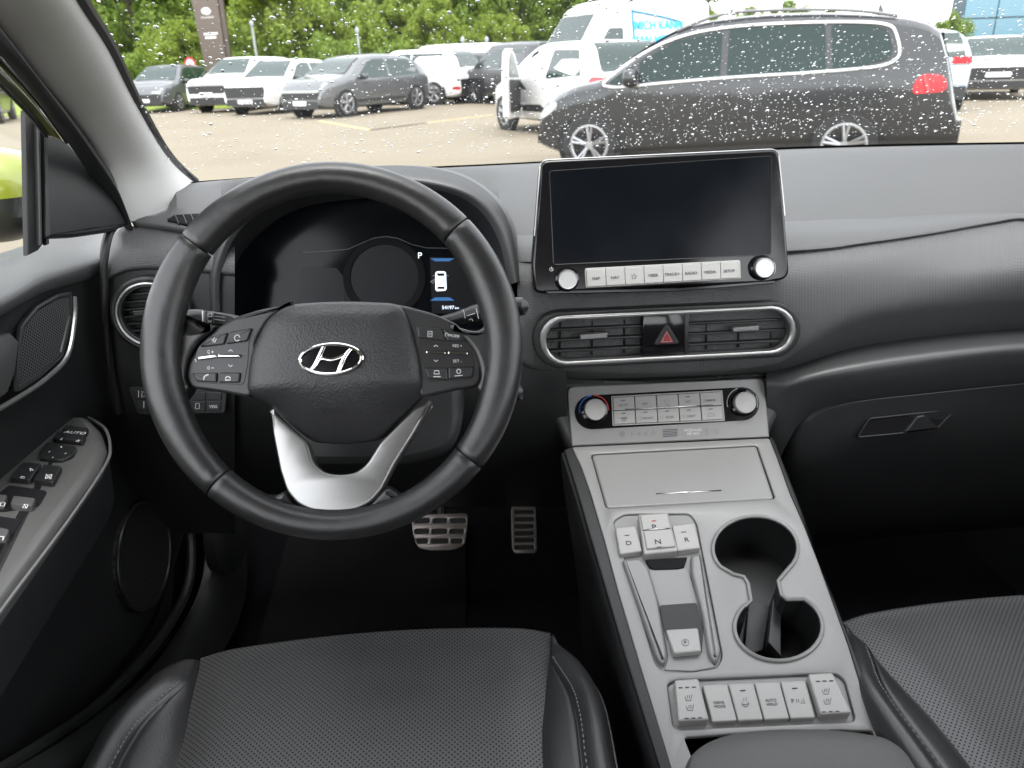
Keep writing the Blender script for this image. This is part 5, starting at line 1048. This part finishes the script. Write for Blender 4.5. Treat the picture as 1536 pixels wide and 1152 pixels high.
def car(label, loc, heading, L=4.5, Wd=1.85, top=None, belt=.95, gb=.22, xf=1.35, xr=-1.35, wr=.34, pm=P_WHITE, wins=(), wind=None, rear=None, spokes=5, extra=None, name='parked_car', cat='car', group=None, clad=True, xform=None, tumble=.30):
    """local axes: +X nose, Y left, Z up. top = [(x, z)] silhouette from tail to nose"""
    ro = thing(name, loc, label, cat, group); ro.rotation_euler[2] = heading
    tf = lambda x: float(np.interp(x, [p[0] for p in tpc], [p[1] for p in tpc]))
    tpc = cr(top, 6); H = max(p[1] for p in top); x0, x1 = top[0][0], top[-1][0]; xm_ = (x0+x1)/2; L = x1-x0
    def hw(x):
        e = max(0, (abs(x-xm_)-(L/2-.75))/.75); return Wd/2*(1-.17*e**2.2)
    def side(x, z):
        w = hw(x); 
        if z > belt: w *= 1-tumble*((z-belt)/(H-belt+.02))**1.15
        else: w *= 1-.05*((belt-z)/(belt-gb))**2*(1 if z < .5 else .4)
        return w
    rows = []
    X = sorted(set(list(np.linspace(x0, x1, 44))+[p[0] for p in top]))
    for x in X:
        zt = tf(x); e = max(0, (abs(x-xm_)-(L/2-.5))/.5); b = gb+.10*e**2; rr = min(.15, (zt-b)*.3); half = []
        half.append((0, b)); half.append((side(x, b)*.8, b)); half.append((side(x, b+.04)*.97, b+.05))
        zs = np.linspace(b+.12, zt-rr, 9)
        for z in zs: half.append((side(x, z), z))
        w = side(x, zt-rr)
        for a in (30, 60, 85): half.append((w-rr*(1-math.cos(math.radians(a)))*1.3, zt-rr+rr*math.sin(math.radians(a))))
        half.append((w*.45, zt+.012)); 
        ring_ = [(x, y, z) for y, z in half]+[(x, 0, zt+.018)]+[(x, -y, z) for y, z in half[::-1][:-1]]
        rows.append(ring_)
    v, f = g_grid(rows, True); m_ = len(rows[0]); f += [tuple(range(m_)), tuple(range((len(rows)-1)*m_, len(rows)*m_))[::-1]]
    body_ = mk('body', v, f, pm, ro, ang=28, local=True)
    def sp(poly, d, mat, nm, s, par=ro, th=.03):
        """panel on the flank: outline (x, z)"""
        P = rpoly(poly, .05, 3); o_ = [(x, s*(side(x, z)+d), z) for x, z in P]; i_ = [(x, s*(side(x, z)+d-th), z) for x, z in P]; n = len(P)
        return mk(nm, o_+i_, [tuple(range(n)), tuple(range(n, 2*n))[::-1]]+[(i, (i+1) % n, n+(i+1) % n, n+i) for i in range(n)], mat, par, ang=30, local=True)
    for s in (1, -1):
        for w in wins: sp(w, .008, CGLASS, 'side_window', s)
    def slope(xa, xb, nm, inset=.82):
        xs_ = np.linspace(xa, xb, 8); o = [[(x, side(x, tf(x)-.1)*inset*t_, tf(x)+.022) for t_ in np.linspace(-1, 1, 9)] for x in xs_]; i_ = [[(p[0], p[1], p[2]-.03) for p in r] for r in o]
        v, f = g_grid(o); v2, f2 = g_grid(i_); n = len(v); mk(nm, v+v2, f+[tuple(q+n for q in k)[::-1] for k in f2], CGLASS, ro, local=True)
    if wind: slope(*wind, 'windscreen_glass')
    if rear: slope(*rear, 'rear_window')
    for x in (xf, xr):
        for s in (1, -1):
            y = side(x, wr); b = MB(); b.add(*g_lathe([(wr*1.16, -.10), (wr*1.16, .012)], (x, s*y, wr), (0, s, 0), 32)); n = len(b.v); b.f.append(tuple(range(n-32, n)))
            arch_ = b.build('wheel_arch', CLAD if clad else ROOMD, ro, local=True, ang=30)
            wh = mk('wheel', *g_lathe([(wr*.70, -.16), (wr*.95, -.16), (wr, -.12), (wr, .005), (wr*.95, .035), (wr*.72, .04), (wr*.68, .03)], (x, s*y, wr), (0, s, 0), 32), TYRE, ro, local=True)
            b = MB(); b.add(*g_lathe([(wr*.70, .036), (wr*.64, .038), (wr*.60, .028)], (x, s*y, wr), (0, s, 0), 32)); b.add(*g_lathe([(wr*.16, .0), (wr*.15, .034), (.001, .036)], (x, s*y, wr), (0, s, 0), 16))
            for k in range(spokes):
                for da in (-.13, .13):
                    a = 2*math.pi*k/spokes+.3; c1_, s1_ = math.cos(a+da*.6), math.sin(a+da*.6); c2_, s2_ = math.cos(a+da), math.sin(a+da)
                    b.add(*g_tube([(x+wr*.12*c1_, s*(y+.026), wr+wr*.12*s1_), (x+wr*.64*c2_, s*(y+.030), wr+wr*.64*s2_)], wr*.055, 5, ref=(0, 1, 0)))
            b.build('rim', ALLOY, wh, local=True)
            mk('rim_well', *g_lathe([(wr*.68, -.02), (.001, -.02)], (x, s*y, wr), (0, s, 0), 24), ROOMD, wh, local=True)
    def fp(poly, xoff, mat, nm, end=1, th=.05, r=.03):
        P = rpoly(poly, r, 3); n = len(P); xx = (x1+xoff) if end > 0 else (x0-xoff); return mk(nm, [(xx, y, z) for y, z in P]+[(xx-end*th, y, z) for y, z in P], [tuple(range(n)), tuple(range(n, 2*n))[::-1]]+[(i, (i+1) % n, n+(i+1) % n, n+i) for i in range(n)], mat, ro, ang=30, local=True)
    if extra: extra(ro, sp, fp, side, tf, L, Wd)
    return ro
def face(y): return y
def front_kit(grille=(.55, .75), lamp=None, plate_z=.5, lower=(.28, .48), bar=None):
    def fn(ro, sp, fp, side, tf, L, Wd):
        w = Wd/2*.80
        fp([(-w*.92, grille[0]), (w*.92, grille[0]), (w*.96, grille[1]), (-w*.96, grille[1])], .012, CLAD, 'grille')
        fp([(-w*.95, lower[0]), (w*.95, lower[0]), (w*.9, lower[1]), (-w*.9, lower[1])], .014, CLAD, 'bumper_insert')
        fp([(-.26, plate_z-.055), (.26, plate_z-.055), (.26, plate_z+.055), (-.26, plate_z+.055)], .03, WHT, 'number_plate', r=.01)
        for s in (1, -1):
            if lamp: fp([(s*w*.98, lamp[0]), (s*w*.52, lamp[0]+.03), (s*w*.52, lamp[1]-.02), (s*w*1.0, lamp[1])], .018, LAMPW, 'headlight')
            x_ = L*.17; mk('door_mirror', *g_sup((x_, s*(side(x_, 1.0)+.10), 1.02), (.07, .13, .08), nu=12, nv=8), P_BLACK, ro, local=True)
        if bar: fp([(-w*.98, bar-.03), (w*.98, bar-.03), (w*.98, bar+.03), (-w*.98, bar+.03)], .02, LAMPW, 'light_bar', r=.01)
    return fn
def place_front(px, py): return atZ(px, py, 0)
def seams(ro, sp, xs_, z0, z1):
    for x in xs_: sp([(x-.006, z0), (x+.006, z0), (x+.006, z1), (x-.006, z1)], .004, ROOMD, 'door_seam', 1, th=.01)
hatch = [(-2.2, .55), (-2.16, .95), (-2.0, 1.05), (-1.75, 1.35), (-1.45, 1.52), (-.6, 1.58), (.2, 1.56), (.6, 1.40), (1.25, 1.02), (1.9, .92), (2.15, .80), (2.25, .55)]
suv = [(-2.3, .6), (-2.26, 1.05), (-2.15, 1.35), (-1.95, 1.60), (-1.4, 1.70), (0, 1.72), (.45, 1.66), (1.25, 1.15), (2.0, 1.08), (2.25, .95), (2.32, .6)]
W_H = ([(-1.75, 1.02), (-.42, .98), (-.42, 1.46), (-1.35, 1.44), (-1.6, 1.30)], [(-.36, .98), (.98, .98), (.35, 1.40), (.05, 1.47), (-.36, 1.47)])
W_S = ([(-1.95, 1.14), (-.5, 1.10), (-.5, 1.60), (-1.65, 1.58)], [(-.44, 1.10), (1.0, 1.12), (.35, 1.52), (.1, 1.60), (-.44, 1.60)])
R2 = math.radians
# cars of the left row, noses towards the camera
p = atZ(232, 170, 0); car('dark grey hatchback parked nose out near the red ringed road sign', (p[0], p[1]+2.2, 0), R2(-98), L=4.4, Wd=1.82, top=hatch, pm=P_GREY, wins=W_H, wind=(.35, 1.15), extra=front_kit((.45, .62), (.62, .74), .42), clad=True)
p = atZ(338, 168, 0); car('white off-roader with light plate beside the sign pylon', (p[0]+.5, p[1]+1.6, 0), R2(-112), L=4.75, Wd=1.9, top=suv, belt=1.05, pm=P_WHITE, wins=W_S, wind=(.45, 1.15), extra=front_kit((.62, .86), None, .60, (.28, .50), .92), wr=.36)
p = atZ(395, 171, 0); car('white car with black grille squeezed beside the grey crossover', (p[0]+.5, p[1]+1.5, 0), R2(-112), L=4.5, Wd=1.86, top=hatch, pm=P_WHITE, wins=W_H, wind=(.35, 1.15), extra=front_kit((.50, .82), None, .40), wr=.35)
io = [(-2.3, .6), (-2.28, .95), (-2.15, 1.12), (-1.8, 1.36), (-1.35, 1.53), (-.6, 1.60), (.2, 1.58), (.7, 1.44), (1.35, 1.08), (2.0, .97), (2.2, .82), (2.3, .55)]
p0, p1 = atZ(468, 180, 0), atZ(605, 168, 0)
mid_ = (atZ(437, 180, 0)+atZ(612, 166, 0))/2
def iok(ro, sp, fp, side, tf, L, Wd):
    front_kit((.50, .66), None, .40, (.25, .45), .70)(ro, sp, fp, side, tf, L, Wd); seams(ro, sp, (1.0, -.38, -1.45), .42, .95)
    for s in (1, -1): sp([(-1.0, .36), (1.0, .36), (1.0, .44), (-1.0, .44)], .01, CLAD, 'sill_cladding', s); sp([(-.75, .84), (-.55, .84), (-.55, .87), (-.75, .87)], .012, P_LGREY, 'door_handle', s); sp([(.55, .86), (.75, .86), (.75, .89), (.55, .89)], .012, P_LGREY, 'door_handle', s); sp([(.9, .52), (1.0, .48), (-1.0, .66), (-1.0, .70)], .004, P_GREY, 'flank_crease_shade', s)  # crease shade put in as a strip of darker paint
car('mid grey angular crossover with wide light bar and star alloy wheels', (mid_[0]+.15, mid_[1]+.9, 0), R2(-128), L=4.63, Wd=1.89, top=io, pm=P_LGREY, wins=W_H, wind=(.5, 1.28), extra=iok, xf=1.45, xr=-1.5, wr=.37)
# middle: white and black cars seen from behind
def rear_kit(lamp=(.80, .95), full=False, plate_z=.62, cl_z=.5):
    def fn(ro, sp, fp, side, tf, L, Wd):
        w = Wd/2*.80
        for s in (1, -1):
            fp([(s*w*1.0, lamp[0]), (s*w*(.1 if full else .55), lamp[0]), (s*w*(.1 if full else .55), lamp[1]), (s*w*1.0, lamp[1])], .015, TAIL, 'tail_light', -1); sp([(-L/2+.02, lamp[0]), (-L/2+.30, lamp[0]+.03), (-L/2+.24, lamp[1]), (-L/2+.02, lamp[1])], .008, TAIL, 'tail_light', s)
        fp([(-.26, plate_z-.055), (.26, plate_z-.055), (.26, plate_z+.055), (-.26, plate_z+.055)], .02, WHT, 'number_plate', -1, r=.01)
        fp([(-w, .25), (w, .25), (w, cl_z), (-w, cl_z)], .016, CLAD, 'rear_bumper', -1)
    return fn
p = atZ(660, 160, 0); car('white crossover with black lower panels seen from behind beside black estate', (p[0]-.9, p[1]+2.6, 0), R2(150), L=4.6, Wd=1.86, top=suv, belt=1.05, pm=P_WHITE, wins=W_S, rear=(-2.24, -1.9), wind=(.45, 1.15), extra=rear_kit((.45, .56), False, .85, .78), wr=.37)
p = atZ(742, 162, 0); car('black square backed off-roader seen from behind with thin red lights', (p[0]+.9, p[1]+2.3, 0), R2(118), L=4.8, Wd=1.9, top=[(-2.38, .6), (-2.36, 1.2), (-2.2, 1.62), (-2.05, 1.74), (-1.2, 1.80), (0, 1.80), (.5, 1.72), (1.3, 1.15), (2.0, 1.08), (2.3, .95), (2.4, .6)], belt=1.08, pm=P_BLACK, wins=W_S, rear=(-2.33, -2.12), wind=(.5, 1.2), extra=rear_kit((.86, .98), True, .68, .55), wr=.37)
p = atZ(690, 158, 0); car('low black hatchback half hidden between the white and black off-roaders', (p[0]+.4, p[1]+4.0, 0), R2(140), L=4.2, Wd=1.8, top=hatch, pm=P_BLACK, wins=W_H, rear=(-2.1, -1.6), extra=rear_kit())
p = atZ(640, 160, 0); car('white panel van far behind the white crossover', (p[0]+.8, p[1]+9.0, 0), R2(160), L=5.2, Wd=1.95, top=[(-2.6, .6), (-2.58, 1.7), (-2.4, 1.95), (.6, 1.98), (1.2, 1.8), (1.8, 1.2), (2.4, 1.0), (2.6, .6)], belt=1.15, pm=P_WHITE, wins=(), wind=(1.1, 1.75), name='delivery_van', cat='van')
# white rental van
VAN = [(-2.2, .6), (-2.18, 2.0), (-2.1, 2.55), (-1.9, 2.66), (.9, 2.68), (1.5, 2.55), (1.75, 2.35), (2.55, 1.30), (2.85, 1.18), (3.05, .95), (3.1, .6)]
vh = R2(206); vc = atY(925, 86, 23.3)
def van_kit(ro, sp, fp, side, tf, L, Wd):
    front_kit((.55, .80), (.80, 1.05), .5)(ro, sp, fp, side, tf, L, Wd)
    s = 1; CY = M('cyan_print', (.03, .42, .75), .5); NV = M('navy_print', (.03, .22, .36), .5)
    def pt(x, z): return np.array((x, side(x, z)+.02, z))
    fr_ = [(.62, 1.35), (.68, 2.30), (.55, 2.36), (-.75, 2.15), (-1.0, 2.0), (-1.1, 1.45), (-1.1, 1.2)]
    tube('sign_frame', [pt(*q) for q in cr(fr_, 5)], .028, NV, ro, seg=6, local=True)
    for sline, z, sz in (('MICH KANN', 2.02, .27), ('MAN MIETEN!', 1.66, .27)):
        cu = bpy.data.curves.new('t', 'FONT'); cu.body = sline; cu.align_x = 'CENTER'; cu.align_y = 'CENTER'; cu.size = sz*1.12; cu.extrude = .004; cu.offset = .008
        ob = bpy.data.objects.new('t', cu); me = bpy.data.meshes.new_from_object(ob); bpy.data.objects.remove(ob); bpy.data.curves.remove(cu)
        a_, b_ = pt(-.2, z-.2), pt(-.2, z+.2); vv = (b_-a_)/np.linalg.norm(b_-a_); uu = np.array((-1., 0, 0)); nn = np.cross(uu, vv); c0 = pt(-.2, z)+np.array([0, .012, 0])
        me.transform(Matrix(((uu[0], vv[0], nn[0], c0[0]), (uu[1], vv[1], nn[1], c0[1]), (uu[2], vv[2], nn[2], c0[2]), (0, 0, 0, 1))))
        me.name = 'lettering'; link('lettering', me, CY, ro, smooth=False, local=True)
car('tall white rental van with blue lettering behind the dark people carrier', (vc[0]+.4, vc[1], 0), vh, L=6.1, Wd=2.0, top=VAN, belt=1.25, pm=P_WHITE, wins=([(2.0, 1.30), (1.0, 1.30), (1.0, 1.98), (1.45, 1.98)],), wind=(1.78, 2.5), extra=van_kit, wr=.36, name='rental_van', cat='van', xf=2.0, xr=-1.3, tumble=.16)
# white car with its door open
wc = C+ray(884, 118)*(12.3/F); wc = wc+np.array((-.375, .927, 0))*2.05+np.array((.927, .375, 0))*.72
def open_door(ro, sp, fp, side, tf, L, Wd):
    rear_kit((.88, 1.0), False, .6, .5)(ro, sp, fp, side, tf, L, Wd)
    sp([(-.40, .40), (.58, .40), (.62, .95), (.35, 1.40), (.05, 1.48), (-.30, 1.48)], .006, ROOMD, 'door_opening_shade', 1, th=.02)  # shade of the open doorway put in as a black panel on the flank
    hx, hy = .62, side(.62, .8)+.02; an = math.radians(40); dx, dy = -math.cos(an), math.sin(an)
    def dpan(poly, d0, d1, mat, nm, par=ro):
        P = rpoly(poly, .06, 4); n = len(P); off = np.array((dy, -dx, 0)); V3 = [np.array((hx+dx*q, hy+dy*q, z)) for q, z in P]
        return mk(nm, [p_+off*d0 for p_ in V3]+[p_+off*d1 for p_ in V3], [tuple(range(n)), tuple(range(n, 2*n))[::-1]]+[(i, (i+1) % n, n+(i+1) % n, n+i) for i in range(n)], mat, par, local=True, ang=30)
    dd = dpan([(0, .30), (1.0, .32), (1.02, 1.0), (.9, 1.42), (.66, 1.50), (.4, 1.38), (0, .98)], -.05, .05, P_WHITE, 'open_door')
    dpan([(.08, .42), (.86, .42), (.88, .98), (.08, .95)], -.065, .055, CLAD, 'door_trim', dd); dpan([(.12, 1.0), (.88, 1.02), (.8, 1.36), (.66, 1.43), (.45, 1.33)], -.06, .06, CGLASS, 'door_window', dd)
car('white hatchback standing with its driver door wide open', (wc[0]+.22, wc[1], 0), R2(112), L=4.2, Wd=1.8, top=[(-2.1, .6), (-2.08, .98), (-1.9, 1.10), (-1.7, 1.38), (-1.4, 1.52), (-.5, 1.56), (.2, 1.54), (.6, 1.38), (1.2, 1.0), (1.8, .9), (2.05, .78), (2.1, .55)], pm=P_WHITE, wins=([(-1.6, 1.02), (-.42, .98), (-.42, 1.44), (-1.3, 1.42)],), rear=(-1.98, -1.5), wind=(.35, 1.12), extra=open_door)
# dark people carrier, flank to the camera
Pf, Pr = atZ(884, 261, 0), atZ(1265, 267, 0); ux = Pf-Pr; ux /= np.linalg.norm(ux); hd = math.atan2(ux[1], ux[0]); wb = np.linalg.norm(Pf-Pr); nin = np.array([-ux[1], ux[0], 0.]); nin = nin if nin[1] > 0 else -nin
SPL = PL(Pr, -nin); MW = 1.90; ctr = (Pf+Pr)/2+nin*(MW/2-.01)
def lx(px, py): u, v = SPL.px(px, py); q = SPL.w(u, v); return (float((q-ctr)@ux), float(q[2]))
TOPP = [lx(*q) for q in ((1441, 200), (1440, 170), (1432, 120), (1424, 75), (1416, 46), (1385, 30), (1330, 22), (1250, 18), (1150, 20), (1080, 27), (1040, 35), (1000, 52), (955, 80), (905, 118), (860, 130), (830, 143), (808, 160), (802, 185), (800, 215))]
LS = (TOPP[-1][0]-TOPP[0][0]); cx_ = (TOPP[-1][0]+TOPP[0][0])/2; ctr = ctr+ux*cx_; TOPP = [(x-cx_, z) for x, z in TOPP]
def lx2(*q): a = lx(*q); return a
TOPS = sorted(TOPP); 
for i in range(1, len(TOPS)):
    if TOPS[i][0]-TOPS[i-1][0] < .01: TOPS[i] = (TOPS[i-1][0]+.012, TOPS[i][1])
def mpv(ro, sp, fp, side, tf, L, Wd):
    l = lx
    s = 1
    P0 = [l(*q) for q in ((908, 122), (960, 82), (1010, 58), (1060, 45), (1130, 37), (1220, 33), (1300, 33), (1335, 38), (1345, 50), (1350, 75), (1345, 88), (1325, 98), (1280, 104), (1200, 110), (1100, 116), (1000, 124), (940, 130), (915, 130))]
    fr_ = cr(P0, 4, True); tube('window_trim', [(x, s*(side(x, z)+.012), z) for x, z in fr_], .016, M('bright_trim', (.7, .7, .7), .3, metal=.6), ro, closed=True, seg=6, ref=(0, 1, 0), local=True)
    W3 = ([(912, 124), (948, 97), (953, 124), (925, 128)], [(956, 94), (1010, 62), (1082, 45), (1080, 116), (962, 124)], [(1092, 43), (1160, 38), (1238, 36), (1240, 107), (1090, 115)], [(1247, 36), (1300, 36), (1332, 42), (1341, 72), (1335, 88), (1290, 100), (1248, 105)])
    for q in W3: sp([l(*a) for a in q], .010, TINT, 'side_window', s)
    for q in ([(955, 128), (956.5, 128), (960, 240), (958, 240)], [(1085, 118), (1086.5, 118), (1090, 240), (1088, 240)], [(1178, 150), (1179.5, 150), (1182, 235), (1180, 235)]): sp([l(*a) for a in q], .004, ROOMD, 'door_seam', s, th=.01)
    for q in ([(1025, 146), (1052, 143), (1053, 149), (1028, 152)], [(1072, 143), (1098, 140), (1099, 146), (1075, 149)]): sp([l(*a) for a in q], .03, P_MPV, 'door_handle', s)
    for q in ([(1370, 124), (1385, 110), (1415, 112), (1424, 125), (1418, 138), (1368, 142)],): sp([l(*a) for a in q], .012, TAIL, 'tail_light', s)
    sp([l(*a) for a in [(1383, 112), (1388, 112), (1396, 136), (1391, 137)]], .02, M('lit_red', (.6, .02, .03), .2, coat=.5), 'tail_light_bar', s)
    sp([l(*a) for a in [(806, 172), (815, 160), (832, 152), (835, 160), (822, 172), (808, 180)]], .012, LAMPW, 'headlight', s)
    xm, zm = l(949, 120); mk('door_mirror', *g_sup((xm, s*(side(xm, zm)+.11), zm+.02), (.09, .13, .10), nu=16, nv=10), P_MPV, ro, local=True)
    xr_, zr = l(1400, 36); tube('roof_rail', cr([(x, s*(side(x, tf(x)-.12)-.12), z) for x, z in [l(1010, 46), l(1080, 20), l(1180, 13), l(1280, 14), l(1350, 22)]], 5), .018, M('rail_grey', (.16, .16, .16), .4, metal=.5), ro, seg=8, local=True)
    xa, za = l(1328, 14); mk('roof_antenna', *g_lathe([(.04, -.06), (.02, .05), (.004, .09)], (xa, .2, za), (.3, 0, 1), 8), P_BLACK, ro, local=True)
    x2, z2 = l(1408, 40); b = MB(); b.add(*g_grid([[(x2+.25, y, z2-.02), (x2-.10, y, z2-.05), (x2-.10, y, z2-.09), (x2+.2, y, z2-.10)] for y in np.linspace(-.6, .6, 7)], True)); b.build('rear_spoiler', P_MPV, ro, local=True)
    w = Wd/2*.8
    fp([(-w, .28), (w, .28), (w*1.02, .58), (-w*1.02, .58)], .012, P_MPV, 'rear_bumper', -1, th=.1)
TINT = M('tinted_side_glass', (.010, .024, .021), .05, spec=.3)
car('large dark grey people carrier parked side on with bright window trim', (ctr[0], ctr[1], 0), hd, L=LS, Wd=MW, top=TOPS, belt=.98, gb=.20, xf=lx(884, 219)[0], xr=lx(1265, 224)[0], wr=.335, pm=P_MPV, extra=mpv, wind=(lx(1030, 44)[0], lx(915, 112)[0]), rear=(lx(1436, 125)[0], lx(1419, 52)[0]), name='people_carrier', clad=False, tumble=.22)
# right hand side
p = atZ(1500, 152, 0); car('pearl white crossover parked nose out beyond the people carrier', (p[0]+1.1, p[1]+2.3, 0), R2(-118), L=4.5, Wd=1.88, top=[(x, z*.9) for x, z in hatch], belt=.86, pm=P_BEIGE, wins=[[(x, z*.9) for x, z in w] for w in W_H], wind=(.35, 1.15), extra=front_kit((.46, .74), None, .58, (.28, .44)), wr=.36)
p = atZ(1446, 150, 0); car('white estate car parked behind the car coloured by a blue grey reflection', (p[0]+1.5, p[1]+11, 0), R2(20), L=4.6, Wd=1.85, top=hatch, pm=P_WHITE, wins=W_H, rear=(-2.0, -1.6), extra=rear_kit())
p = atZ(1450, 166, 0); car('car coloured by a blue grey reflection, with a red tail light partly hidden by the people carrier', (p[0]-.5, p[1]+1.9, 0), R2(75), L=4.3, Wd=1.8, top=hatch, pm=P_REFL, wins=W_H, rear=(-2.05, -1.6), extra=rear_kit((.92, 1.05)))
# seen through the driver window
p = atZ(-5, 186, 0); car('black car glimpsed through the driver side window', (p[0]-1.2, p[1]+1.2, 0), R2(-70), L=4.4, Wd=1.82, top=hatch, pm=P_BLACK, wins=W_H, wind=(.35, 1.15), extra=front_kit((.45, .62), (.62, .74)))
p = atZ(22, 168, 0); car('acid yellow car standing behind the black car by the driver window', (p[0]-.8, p[1]+4.5, 0), R2(-75), L=4.3, Wd=1.82, top=hatch, pm=YELLOW, wins=W_H, wind=(.35, 1.15), extra=front_kit((.45, .62), (.62, .74)))
